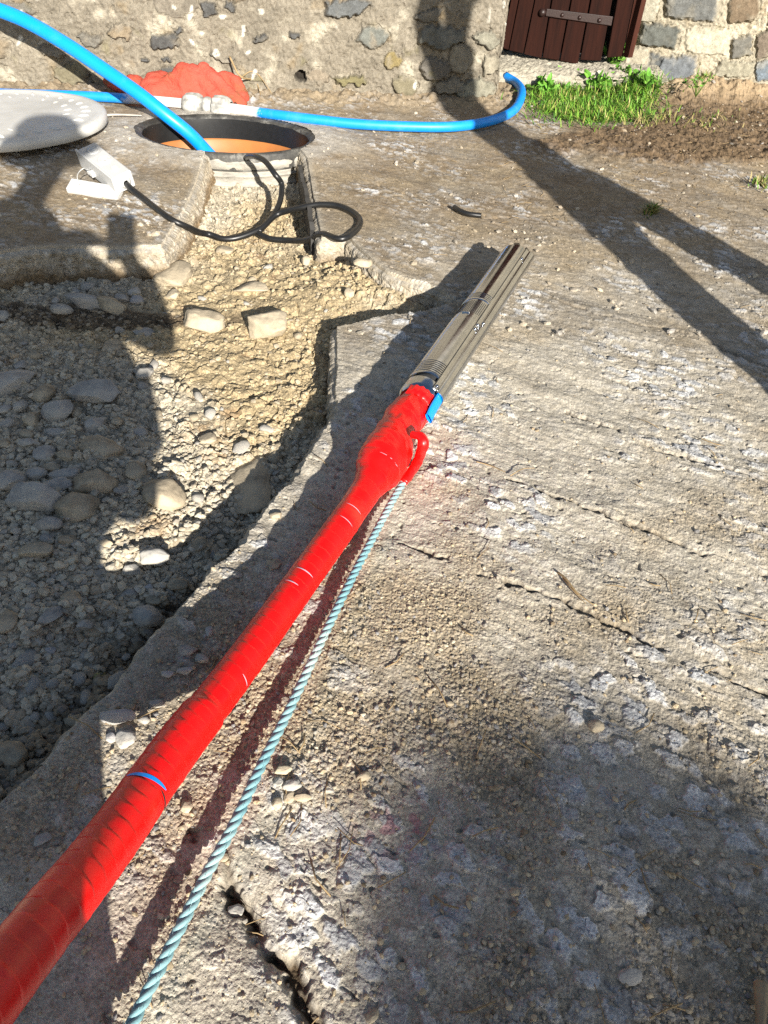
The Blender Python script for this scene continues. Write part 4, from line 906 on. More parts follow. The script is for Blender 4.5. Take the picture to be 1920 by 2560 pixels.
G_ = M_stone_grey; T_ = M_stone; W_ = M_stone_white
z5 = lambda x, y, w, h: (x*.6028, 600+y*.6028, w*.6028, h*.6028)
z7 = lambda x, y, w, h: (x*.5425, 1200+y*.5425, w*.5425, h*.5425)
z8 = lambda x, y, w, h: (x*.5425, 1800+y*.5425, w*.5425, h*.5425)
z9 = lambda x, y, w, h: (900+x*.6148, 1700+y*.6148, w*.6148, h*.6148)
ST = [
 (*z5(718, 140, 150, 115), 'broad flat tan stone tucked against the corner of the upper slab', T_, .6, .2, .35),
 (*z5(838, 355, 185, 100), 'smooth oblong sunlit stone left of the blocky one in the trench', T_, .7, .1, .5),
 (*z5(1110, 370, 195, 135), 'blocky sunlit tan stone casting a dark shadow in mid trench', T_, .75, -.15, .6),
 (*z5(405, 640, 215, 115), 'flat rectangular shaded stone on the upper edge of the cobble heap', G_, .8, .05, .4),
 (*z5(240, 720, 135, 120), 'round lumpy grey stone above the two small oval cobbles', G_, .3, None, .7),
 (*z5(45, 590, 165, 155), 'large angular grey stone at the left edge of the trench', G_, .6, -.3, .5),
 (*z5(180, 642, 80, 85), 'upright rounded stone just right of the large angular grey stone', T_, .3, None, .7),
 (*z5(135, 745, 62, 85), 'narrow upright cobble between the lumpy grey stone and left edge', T_, .35, None, .8),
 (*z5(237, 812, 108, 55), 'small oval cobble directly below the lumpy round grey stone', G_, .2, .1, .5),
 (*z5(395, 775, 88, 92), 'squarish shaded stone below the flat rectangular one', G_, .6, None, .7),
 (*z5(190, 892, 88, 82), 'triangular grey cobble in the middle of the heap', G_, .5, .4, .6),
 (*z5(275, 900, 92, 58), 'wedge shaped stone right of the triangular cobble', T_, .6, -.4, .5),
 (*z5(425, 868, 165, 115), 'broad low stone half in shade at the heap\'s right side', T_, .4, None, .45),
 (*z5(155, 980, 96, 70), 'pale smooth oval pebble on top of the heap', G_, .2, -.1, .6),
 (*z5(218, 950, 80, 45), 'small brown oval pebble beside the pale smooth one', T_, .2, .1, .5),
 (*z5(265, 978, 130, 65), 'long low stone behind the slanting slate in the heap', G_, .4, .1, .45),
 (*z5(220, 1030, 150, 80), 'slanting slatey stone above the big smooth boulder', G_, .7, .35, .4),
 (*z5(400, 1015, 170, 145), 'large rounded stone with its right end catching the sun', T_, .45, .4, .65),
 (*z5(150, 1092, 240, 118), 'biggest smooth oval boulder low in the heap', G_, .25, -.12, .6),
 (*z5(332, 1122, 178, 150), 'large squared brownish boulder right of the biggest oval one', T_, .7, .1, .75),
 (*z5(45, 1005, 120, 110), 'rounded grey boulder cut by the left edge of the photo', G_, .35, .3, .6),
 (*z5(685, 1065, 165, 165), 'big pale boulder in the sunlit strip of gravel', T_, .4, .2, .6),
 (*z5(565, 962, 98, 85), 'rounded sunlit stone up and left of the big pale boulder', T_, .4, None, .6),
 (*z5(605, 1000, 60, 70), 'thin tilted stone leaning on the big pale boulder', T_, .7, .8, .5),
 (*z5(1030, 985, 235, 310), 'large flat slab stone half lit beside the cut concrete edge', T_, .8, .15, .22),
 (*z5(865, 830, 68, 65), 'small sunlit stone above the large flat slab stone', T_, .4, None, .6),
 (*z5(355, 265, 165, 62), 'long dark flat stone at the top of the shaded gravel', G_, .5, .05, .45),
 (*z5(465, 290, 155, 68), 'brown wedge stone right of the long dark flat stone', T_, .7, -.3, .55),
 (*z5(255, 298, 95, 44), 'oval pale pebble under the long dark flat stone', G_, .3, 0, .5),
 (*z5(508, 252, 74, 42), 'small squarish grey pebble near the upper slab', G_, .6, 0, .6),
 (*z5(560, 222, 62, 45), 'small rounded pebble touching the squarish grey pebble', G_, .3, None, .6),
 (*z5(573, 255, 60, 40), 'speckled white and grey pebble near the upper slab', W_, .6, None, .6),
 (*z5(606, 555, 68, 75), 'single grey cobble on the right edge of the round shadow', G_, .5, None, .7),
 (*z5(465, 440, 85, 72), 'dusty round stone sunk in the middle of the shaded gravel', T_, .3, None, .3),
 (*z5(598, 385, 90, 50), 'flat dusty stone near the sunlit edge of shaded gravel', G_, .6, -.5, .3),
 (*z5(15, 320, 62, 58), 'grey stone at the left edge below the upper slab', G_, .5, None, .7),
 (*z5(145, 487, 60, 30), 'lone small oval pebble in the shaded fine gravel', T_, .2, 0, .6),
 (*z5(375, 550, 32, 40), 'tiny pale upright pebble above the flat rectangular stone', T_, .3, None, .8),
 (*z5(85, 525, 60, 45), 'small slanting stone resting on the large angular grey stone', G_, .6, .6, .5),
 (*z5(88, 692, 58, 52), 'dark round cobble under the large angular grey stone', G_, .3, None, .7),
 (*z5(22, 705, 58, 40), 'pale flat cobble at the left edge beside the dark round one', G_, .4, None, .5),
 (*z5(110, 845, 85, 40), 'blue grey flat cobble left of the heap middle', G_, .6, -.1, .4),
 (*z5(20, 845, 50, 45), 'rounded cobble at the left edge level with the blue grey one', T_, .4, None, .6),
 (*z5(320, 715, 42, 45), 'small dark cobble under the flat rectangular stone', T_, .4, None, .6),
 (*z5(120, 810, 75, 45), 'slanted light cobble above the blue grey flat cobble', T_, .5, -.5, .5),
 (*z5(50, 930, 65, 35), 'long grey pebble at left under the triangular cobble', G_, .5, -.2, .5),
 (*z5(488, 752, 45, 40), 'small tan stone at the tip of the sunlit patch', T_, .4, None, .6),
 (*z5(1272, 90, 40, 45), 'small sunlit round pebble upright near the right slab edge', T_, .3, None, .9),
 (*z5(1505, 100, 75, 45), 'sunlit smooth stone beside the right slab\'s broken face', T_, .3, 0, .5),
 (*z5(935, 50, 70, 45), 'sunlit stone under the cable at the top of the trench', T_, .4, 0, .5),
 (*z5(1045, 200, 150, 55), 'thin flat sunlit stone lying in the upper trench', T_, .7, 0, .25),
 (*z5(715, 230, 55, 55), 'stubby sunlit stone beneath the broad flat corner stone', T_, .5, None, .6),
 (*z5(1450, 225, 45, 40), 'little sunlit stone near the dark slab notch', T_, .5, None, .8),
 (*z7(707, 370, 150, 95), 'speckled round cobble on dark soil near the slab edge', G_, .4, 0, .6),
 (*z7(690, 642, 145, 120), 'dark round boulder lodged against the slab edge', G_, .25, None, .75),
 (*z7(820, 487, 98, 72), 'brown rounded cobble touching the slab edge above the dark boulder', T_, .3, None, .65),
 (*z7(605, 415, 85, 58), 'small angular cobble left of the speckled round one', G_, .6, None, .6),
 (*z7(232, 620, 95, 150), 'long grey stone lying diagonally in the lower gravel', G_, .6, -.5, .6),
 (*z7(332, 545, 90, 95), 'blunt upright stone right of the long diagonal one', T_, .55, None, .7),
 (*z7(390, 670, 80, 58), 'blue grey angular cobble below the blunt upright stone', G_, .6, .3, .6),
 (*z7(424, 707, 85, 45), 'flat oval pebble under the blue grey angular cobble', T_, .3, 0, .5),
 (*z7(235, 790, 60, 50), 'small white limestone lump in dark lower gravel', W_, .6, None, .7),
 (*z7(150, 332, 180, 75), 'long dusty stone sunk in gravel below the heap', T_, .4, .1, .35),
 (*z7(228, 215, 130, 65), 'blue grey oval cobble under the biggest oval boulder', G_, .25, 0, .6),
 (*z7(312, 277, 75, 60), 'pale tan oval cobble in shade below the squared boulder', T_, .3, .4, .6),
 (*z7(215, 275, 65, 50), 'small grey cobble beside the pale tan oval cobble', G_, .4, None, .6),
 (*z7(445, 517, 62, 45), 'small pale chip lit by a lone spot of sun', T_, .6, 0, .6),
 (*z7(485, 300, 90, 55), 'tan stone at the lower tip of the sunlit gravel', T_, .5, 0, .5),
 (*z7(635, 497, 75, 35), 'flat brown pebble on damp soil', T_, .4, 0, .5),
 (*z7(687, 495, 50, 25), 'blue white quartz chip on damp soil', W_, .8, 0, .5),
 (*z7(605, 525, 75, 32), 'dark flat pebble below the blue white chip', G_, .4, 0, .5),
 (*z7(720, 560, 85, 60), 'earthy brown lump beside the slab edge', T_, .5, None, .6),
 (*z7(70, 1265, 170, 135), 'large tan boulder at the left edge by the slab\'s lower end', T_, .35, .1, .6),
 (*z7(100, 1080, 55, 70), 'upright round pebble in the darkest lower gravel', T_, .3, None, .8),
 (*z7(35, 640, 95, 120), 'big dusty stone at the left edge of the lower gravel', T_, .4, .2, .5),
 (*z7(870, 783, 85, 68), 'angular grey stone on the slab beside the red pipe', G_, .65, .2, .55),
 (*z7(930, 828, 68, 50), 'light angular stone touching the red pipe on the slab', G_, .6, -.3, .6),
 (*z7(965, 695, 42, 50), 'small white chip on the slab above the angular grey stone', W_, .7, None, .5),
 (*z7(855, 882, 85, 42), 'white crusty limestone piece on the shaded slab', W_, .6, .1, .5),
 (*z7(775, 895, 60, 45), 'pale bluish limestone lump left of the white crusty piece', W_, .6, 0, .6),
 (*z7(545, 1098, 155, 42), 'bone shaped white stone lying on the shaded slab', W_, .6, .05, .5),
 (*z7(577, 1187, 95, 112), 'cracked grey stone on the shaded slab near the red pipe', G_, .5, .1, .45),
 (*z7(513, 1187, 45, 60), 'small white stone beside the cracked grey one', W_, .4, None, .6),
 (*z7(725, 1032, 72, 45), 'smooth grey pebble on the slab above the bone shaped stone', G_, .3, 0, .5),
 (*z7(608, 1047, 42, 38), 'little round brown pebble on the slab', T_, .3, None, .6),
 (*z7(662, 1107, 58, 42), 'rounded pebble right of the bone shaped white stone', G_, .3, 0, .5),
 (*z7(1262, 380, 62, 75), 'thin brown plate of stone on the slab beside the pipe', T_, .8, .5, .25),
 (*z7(1275, 165, 60, 45), 'brown dusty stone on the upper part of the shaded slab', T_, .5, None, .5),
 (*z7(1095, 440, 45, 35), 'small grey chip in the middle of the shaded slab', G_, .6, None, .5),
 (*z8(195, 545, 80, 60), 'flat bluish chip on the slab at lower left', G_, .7, .4, .25),
 (*z8(860, 392, 62, 70), 'tan stone standing in the sun between pipe and rope shadow', T_, .55, None, .6),
 (*z8(1302, 235, 88, 45), 'topmost pale stone of the small cluster right of the rope', T_, .5, .1, .5),
 (*z8(1348, 300, 92, 60), 'largest stone of the small cluster right of the rope', G_, .7, .3, .5),
 (*z8(1285, 285, 50, 55), 'dark grey stone on the rope side of the small cluster', G_, .6, None, .6),
 (*z8(1333, 350, 52, 65), 'narrow upright stone below the largest in the cluster', T_, .5, None, .6),
 (*z8(1396, 357, 80, 42), 'rightmost flat tan stone of the small cluster', T_, .5, 0, .45),
 (*z8(1280, 382, 55, 60), 'round tan stone at the bottom of the small cluster', T_, .3, None, .7),
 (*z8(1085, 875, 85, 80), 'grey angular stone by the end of the ground crack', G_, .7, None, .5),
 (*z8(1035, 632, 45, 50), 'tan pebble touching the right side of the rope', T_, .4, None, .6),
 (*z9(955, 188, 68, 55), 'round tan pebble on the upper rim of the big lower shadow', T_, .25, None, .55),
 (*z9(365, 95, 35, 25), 'small smooth pebble on the sandy patch above the big shadow', T_, .2, 0, .6),
 (*z9(1095, 1195, 95, 78), 'flat brown grey stone near the bottom right of the yard', G_, .55, .3, .3),
 (*z9(50, 1365, 75, 55), 'tan leaf shaped stone cut by the bottom edge', T_, .7, .9, .25),
 (*z9(15, 395, 65, 45), 'tan stone with dark hollow behind it right of the rope', T_, .5, None, .55),
 (*z9(628, 860, 40, 38), 'small olive pebble in the middle of the big shadow', T_, .4, None, .6),
 (*z9(262, 660, 34, 30), 'small olive pebble in the left part of the big shadow', T_, .4, None, .6),
 (*z9(168, 1162, 42, 30), 'little oval pebble low in the left of the big shadow', T_, .3, 0, .5),
 (*z9(790, 1300, 30, 45), 'narrow dark pebble at the bottom of the big shadow', G_, .4, None, .5),
]
for (px, py, w, h, lab, mt, ang, rot, flat) in ST: stone(px, py, w, h, lab, mt, ang, rot, flat, .22 if flat > .3 else .35)
# repeats that nothing tells apart: loose stones of the trench bed
prot = [bigmesh('stone', stone_verts(I2, np.random.default_rng(900+k), .5+.07*k), I2[1], None, True) for k in range(7)]
for k, me in enumerate(prot): me.materials.append(M_stone if k % 2 else M_stone_grey)
TP = np.array(TR); r3 = np.random.default_rng(21); cnt = 0; tries = 0
while cnt < 170 and tries < 6000:
    tries += 1
    px, py = r3.uniform(-60, 860), r3.uniform(560, 1900); g = G(px, py, -.1)
    if not inside(np.array([g[0]]), np.array([g[1]]), TR)[0] or seg_dist(np.array([g[0]]), np.array([g[1]]), TR, True)[0] < .03: continue
    sz_ = .006+.016*r3.random()**2.2
    if any(math.hypot(g[0]-q[0], g[1]-q[1]) < (q[2]+sz_)*.9 for q in placed): continue
    if px > 420 and py < 1000 and r3.random() < .55: continue
    z_ = float(gz(g[0], g[1])[0]); o = bpy.data.objects.new('stone', prot[r3.integers(7)]); COL.objects.link(o); o.location = (g[0], g[1], z_+sz_*.25)
    o.scale = (sz_*r3.uniform(.9, 1.3), sz_*r3.uniform(.7, 1.), sz_*r3.uniform(.45, .75)); o.rotation_euler = (r3.uniform(-.3, .3), r3.uniform(-.3, .3), r3.uniform(0, 6.28))
    lit = px > 300
    tag(o, 'small loose stone lying among the gravel of the dug trench', 'stone', 'small loose stones in the trench'); placed.append((g[0], g[1], sz_)); cnt += 1

# gravel and grit nobody could count
def pebbles(name, pts, size, cols, label, I=None, seed=1, sink=.3):
    I = I or ico(1); rs = np.random.default_rng(seed); n = len(pts); nv = len(I[0]); T8 = [stone_verts(I, np.random.default_rng(50+k), rs.uniform(.1, .8), 4, .03) for k in range(10)]
    tid = rs.integers(0, 10, n); V = np.stack(T8)[tid]
    sc = size[:, None]*np.stack([rs.uniform(.8, 1.3, n), rs.uniform(.65, 1., n), rs.uniform(.4, .75, n)], 1); V = V*sc[:, None]
    t = rs.uniform(0, 6.28, n); c, s = np.cos(t)[:, None], np.sin(t)[:, None]; tl_ = rs.uniform(-.35, .35, n)[:, None]
    x, y, z_ = V[..., 0]*c-V[..., 1]*s, V[..., 0]*s+V[..., 1]*c, V[..., 2]; z_ = z_+tl_*x
    V = np.stack([x+pts[:, None, 0], y+pts[:, None, 1], z_+pts[:, None, 2]+sc[:, None, 2]*(1-2*sink)], -1).reshape(-1, 3)
    F = (I[1][None]+np.arange(n)[:, None, None]*nv).reshape(-1, 3); C_ = np.repeat(cols, nv, 0)
    return tag(put(bigmesh(name, V, F, C_, False), name, M_peb), label, 'gravel', kind='stuff')
r4 = np.random.default_rng(31)
def sample(n, x0, x1, y0, y1):
    px, py = r4.uniform(x0, x1, n), r4.uniform(y0, y1, n); d = D_[None]+R_[None]*((px-960)/FOC)[:, None]+U_[None]*((1280-py)/FOC)[:, None]; t = (-.06-CH)/d[:, 2]; return d[:, 0]*t, d[:, 1]*t
x, y = sample(60000, -250, 900, 400, 2050); m_ = trench_sd(x, y) > .004; sun_c = rr(x, y, G(620, 760, -.1), .42, .5)+.8*rr(x, y, G(560, 1010, -.1), .2, .2); m_ &= r4.random(len(x)) > np.clip(sun_c*1.1-.05, 0, .9); x, y = x[m_], y[m_]
sz_ = .0026+.0085*r4.random(len(x))**3.5; z_, cb = ground(x, y)
pal = np.array([[.47, .38, .25], [.40, .33, .23], [.33, .30, .25], [.27, .26, .25], [.50, .44, .33], [.22, .17, .11], [.36, .27, .17]])
cc_ = pal[r4.choice(7, len(x), p=[.27, .24, .18, .1, .1, .04, .07])]*r4.uniform(.75, 1.15, len(x))[:, None]; cc_ = .42*cc_+.58*np.clip(cb*1.2, 0, .6)
pebbles('gravel', np.stack([x, y, z_], 1), sz_, cc_, 'loose tan and grey gravel covering the trench bed', ico(1), 61)
x, y = sample(70000, -150, 2100, 880, 2750); ok_ = trench_sd(x, y) < -.006
sdn = fbm(x, y, .24, 5, 101)+.35*rr(x, y, G(760, 1750), .16, .45, R(-35))+.3*rr(x, y, G(1100, 1800), .3)+.35*rr(x, y, G(430, 1450), .15, .5, R(-38))-.35*rr(x, y, G(1300, 1100), .45)-.3*rr(x, y, G(480, 2350), .22)
ok_ &= r4.random(len(x)) < .10+.75*sst(-.1, .7, sdn); x, y = x[ok_], y[ok_]
sz_ = .0011+.0040*r4.random(len(x))**7; z_, cb = ground(x, y)
cc_ = pal[r4.choice(7, len(x), p=[.27, .24, .2, .12, .07, .05, .05])]*r4.uniform(.7, 1.1, len(x))[:, None]
pebbles('grit', np.stack([x, y, z_], 1), sz_, cc_, 'fine tan grit and chippings scattered over the concrete', ico(1), 62, .25)
x, y = sample(9000, -100, 2000, 225, 900); ok_ = (trench_sd(x, y) < -.01) & (rdist(x, y) > RA+.02) & (r4.random(len(x)) < .10+.9*sst(.1, .5, fbm(x, y, .3, 4, 355)+.9*rr(x, y, (2.0, 4.4), .8, .5)+.8*sst(.3, .0, 4.33+.1*x-y))); x, y = x[ok_], y[ok_]
sz_ = .003+.010*r4.random(len(x))**5; z_, cb = ground(x, y); cc_ = (pal[:6][r4.integers(0, 6, len(x))]*.9+.1)*r4.uniform(.6, 1.1, len(x))[:, None]; cc_ = .6*cc_+.4*cb
pebbles('chippings', np.stack([x, y, z_], 1), sz_, cc_, 'scattered chippings on the far part of the yard by the wall', ico(1), 63, .3)

# ------------------------------------------------------------------ plants, straws, twigs
def blades(name, base, hts, cols, label, cat, kind=None, wid=.004, lean=.8, seed=1, parent=None):
    rs = np.random.default_rng(seed); n = len(base); az_ = rs.uniform(0, 6.28, n); le = rs.uniform(.15, lean, n); d = np.stack([np.cos(az_), np.sin(az_)], 1); Vv = []; C_ = []
    q = np.stack([-d[:, 1], d[:, 0]], 1)*wid
    for f, w in ((0, .7), (.35, 1.), (.7, .75), (1., .08)):
        bx = base[:, :2]+d*(hts*le*f**1.8)[:, None]; bz = base[:, 2]+hts*(f-.35*le*f**2.2)
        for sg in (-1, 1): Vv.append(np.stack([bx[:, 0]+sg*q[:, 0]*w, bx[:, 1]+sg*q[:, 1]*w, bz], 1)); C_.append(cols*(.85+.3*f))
    V = np.stack(Vv, 1).reshape(-1, 3); C_ = np.stack(C_, 1).reshape(-1, 3); F = []
    b = np.arange(n)[:, None, None]*8; F = (b+np.array([[0, 1, 3, 2], [2, 3, 5, 4], [4, 5, 7, 6]])[None]).reshape(-1, 4)
    o = put(bigmesh(name, V, F, C_, True), name, M_grass, parent)
    return tag(o, label, cat, kind=kind) if label else o
def clump(n, cs, seed):
    rs = np.random.default_rng(seed); out = []
    for _ in range(n):
        px, py, w, h = cs[rs.integers(len(cs))]; P0 = G(px+rs.normal()*w/2.4, py+rs.normal()*h/2.4, .02); out.append(P0)
    b = np.array(out); b[:, 2] = gz(b[:, 0], b[:, 1])-.01; return b
b = clump(5200, [(1385, 245, 100, 36), (1440, 262, 120, 50), (1500, 255, 140, 50), (1560, 240, 110, 50), (1600, 240, 60, 40), (1500, 285, 150, 20), (1400, 225, 80, 20), (1520, 222, 150, 24)], 41); rg = np.random.default_rng(42)
gc = np.array([[.075, .19, .018], [.11, .23, .025], [.16, .27, .035], [.30, .28, .09], [.05, .14, .02]])[rg.choice(5, len(b), p=[.28, .28, .22, .15, .07])]*rg.uniform(.8, 1.35, len(b))[:, None]
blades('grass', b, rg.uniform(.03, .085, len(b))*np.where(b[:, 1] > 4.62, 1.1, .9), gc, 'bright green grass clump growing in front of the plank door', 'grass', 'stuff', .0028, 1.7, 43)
b = clump(620, [(1610, 300, 40, 20), (1650, 290, 60, 20), (1745, 235, 20, 12), (1760, 300, 120, 30), (1905, 450, 26, 14), (1630, 520, 18, 8), (1700, 215, 60, 14)], 44); gc = np.array([[.10, .20, .025], [.20, .2, .06], [.30, .24, .11]])[rg.integers(0, 3, len(b))]
blades('sparse_grass', b, rg.uniform(.02, .06, len(b)), gc, 'sparse grass tufts sprouting from soil along the right wall', 'grass', 'stuff', .003, 1.1, 45)
def weed(px, py, h, n, label, seed, lw=.030):
    rs = np.random.default_rng(seed); P0 = surf(px, py); root = tag(empty('weed_plant', P0), label, 'weed'); Vs = []; st_ = []; Cs = []
    for k in range(n):
        a = rs.uniform(0, 6.28); r_ = rs.uniform(.0, .10); hh_ = h*1.25*rs.uniform(.35, 1.); tip = P0+np.array([math.cos(a)*r_, math.sin(a)*r_, hh_]); st_.append(tube([P0-np.array([0, 0, .02]), (P0+tip)/2+np.array([0, 0, .01]), tip], .0018, 5))
        for j in range(4):
            f = rs.uniform(.35, 1.); c_ = P0*(1-f)+tip*f; d = rs.normal(size=3); d[2] = abs(d[2])*.6; d /= np.linalg.norm(d); w = np.cross(d, rs.normal(size=3)); w /= np.linalg.norm(w); L = lw*rs.uniform(.7, 1.3); nn_ = np.cross(d, w)*L*.15
            Vs.append(([c_, c_+d*L*.5+w*L*.42+nn_, c_+d*L*1.25+w*L*.3, c_+d*L*1.6, c_+d*L*1.25-w*L*.3, c_+d*L*.5-w*L*.42+nn_, c_+d*L*.8-nn_], [(0, 1, 6), (1, 2, 6), (2, 3, 6), (3, 4, 6), (4, 5, 6), (5, 0, 6)]))
            Cs += [list(np.array([[.10, .26, .03], [.14, .30, .04], [.07, .18, .02]])[rs.integers(3)]*rs.uniform(.8, 1.2))]*7
    me = pymesh('leaves', *join(Vs), False); a_ = me.attributes.new('Col', 'FLOAT_COLOR', 'POINT'); a_.data.foreach_set('color', np.c_[np.array(Cs), np.ones(len(Cs))].astype(np.float32).ravel())
    put(me, 'leaves', M_grass, root); V, F = join(st_); me = pymesh('stems', V, F); a_ = me.attributes.new('Col', 'FLOAT_COLOR', 'POINT'); a_.data.foreach_set('color', np.tile(np.array([.10, .16, .03, 1], np.float32), len(V))); put(me, 'stems', M_grass, root)
weed(1365, 236, .06, 16, 'low leafy weed at the pipe end of the grass clump', 1)
weed(1430, 222, .07, 18, 'broad leaved weed at the back left of the grass clump', 2)
weed(1500, 232, .08, 18, 'broad leaved weed in the middle of the grass clump', 3)
weed(1528, 200, .16, 15, 'tall leafy weed standing against the door post', 4)
weed(1560, 222, .09, 16, 'bright leafy weed below the door post right of the tall one', 5, .028)
weed(1610, 232, .07, 12, 'leafy weed at the right end of the grass clump', 6)
weed(1742, 232, .07, 7, 'small green weed at the foot of the right wall', 7, .014)
def straw(name, pts, r_, label, cat, mat=M_straw):
    P_, _ = spline([tuple(p) for p in pts], 26); rr_ = np.linspace(1, .45, 26)*r_; return tag(tube_obj(name, P_, rr_, mat, seg=7), label, cat)
q5 = lambda x, y, h=.006: surf(x, y)+np.array([0, 0, h])
straw('dry_straw', [q5(1393, 1437), q5(1412, 1460, .012), q5(1440, 1492, .010), q5(1480, 1517)], .0022, 'bent brown straw on the concrete in the right half', 'straw')
straw('dry_straw', [q5(1405, 1450), q5(1425, 1478, .008), q5(1462, 1515)], .0015, 'thin brown straw lying against the bent one', 'straw')
straw('dry_straw', [q5(1190, 1160), q5(1225, 1172, .008), q5(1262, 1186)], .0014, 'short pale straw right of the red taped tail', 'straw')
straw('dry_straw', [q5(1275, 1195), q5(1305, 1182, .01), q5(1335, 1176)], .0012, 'curved tan straw further right of the red taped tail', 'straw')
straw('white_stick', [q5(246, 297, .01), q5(290, 294, .012), q5(355, 295, .01)], .006, 'thin weathered white stick lying right of the white lid', 'stick', simple('bleached_wood', (.45, .42, .37), .9, 0, .3, 30))
straw('dry_stalk', [PL(576, 136, oW[:2], (oW+dW)[:2])+nW*.05, PL(605, 180, oW[:2], (oW+dW)[:2])+nW*.10, q5(640, 225, .04), q5(656, 256, .005)], .005, 'dry bent stalk leaning on the wall right of the red cloth', 'stalk')
straw('dry_stalk', [PL(600, 190, oW[:2], (oW+dW)[:2])+nW*.06, q5(640, 220, .07), q5(690, 250, .004)], .003, 'thin dry stalk spreading out beside the bent one at the wall', 'stalk')
straw('wooden_peg', [q5(1895, 2470, .012), q5(1893, 2520, .014), q5(1890, 2600, .012)], .009, 'short round wooden peg at the bottom right corner', 'peg', simple('peg_wood', (.34, .25, .15), .8, 0, .35, 30))
lt = []; rl = np.random.default_rng(77)
for k in range(330):                             # bits of straw and twig blown over the yard
    px, py = (rl.uniform(150, 1950), rl.uniform(300, 2560)) if k < 150 else (rl.uniform(1250, 1950), rl.uniform(215, 560))
    g = G(px, py); 
    if trench_sd(g[:1], g[1:2])[0] > -.02 or rdist(g[0], g[1]) < RA+.02: continue
    t = rl.uniform(0, 6.28); L_ = rl.uniform(.008, .03); d_ = np.array([math.cos(t), math.sin(t), rl.uniform(-.1, .25)])*L_; z_ = float(gz(g[0], g[1])[0])+.004; c_ = np.array([g[0], g[1], z_]); b_ = np.cross(d_, (0, 0, 1))*rl.uniform(-.3, .3)
    lt.append(tube([c_-d_, c_+b_, c_+d_], rl.uniform(.0005, .0011), 5))
tag(put(pymesh('straw_litter', *join(lt)), 'straw_litter', M_straw), 'tiny bits of straw and twig scattered over the yard', 'litter', kind='stuff')
P0 = q5(235, 1730, .004); Vl = []
for k, (u_, v_) in enumerate([(0, 0), (.012, .008), (.028, .006), (.040, 0), (.026, -.010), (.010, -.009), (.020, 0)]): Vl.append(P0+np.array([v_+.2*u_, u_, .006*math.sin(k*2.)+.004]))
lm = pymesh('leaf', Vl, [(0, 1, 6), (1, 2, 6), (2, 3, 6), (3, 4, 6), (4, 5, 6), (5, 0, 6)]); lo = put(lm, 'fallen_leaf', simple('yellow_leaf', (.33, .30, .12), .7, 0, .3, 60)); lo.modifiers.new('t', 'SOLIDIFY').thickness = .0008
tag(lo, 'single fallen yellowish leaf in the dark lower gravel', 'leaf')
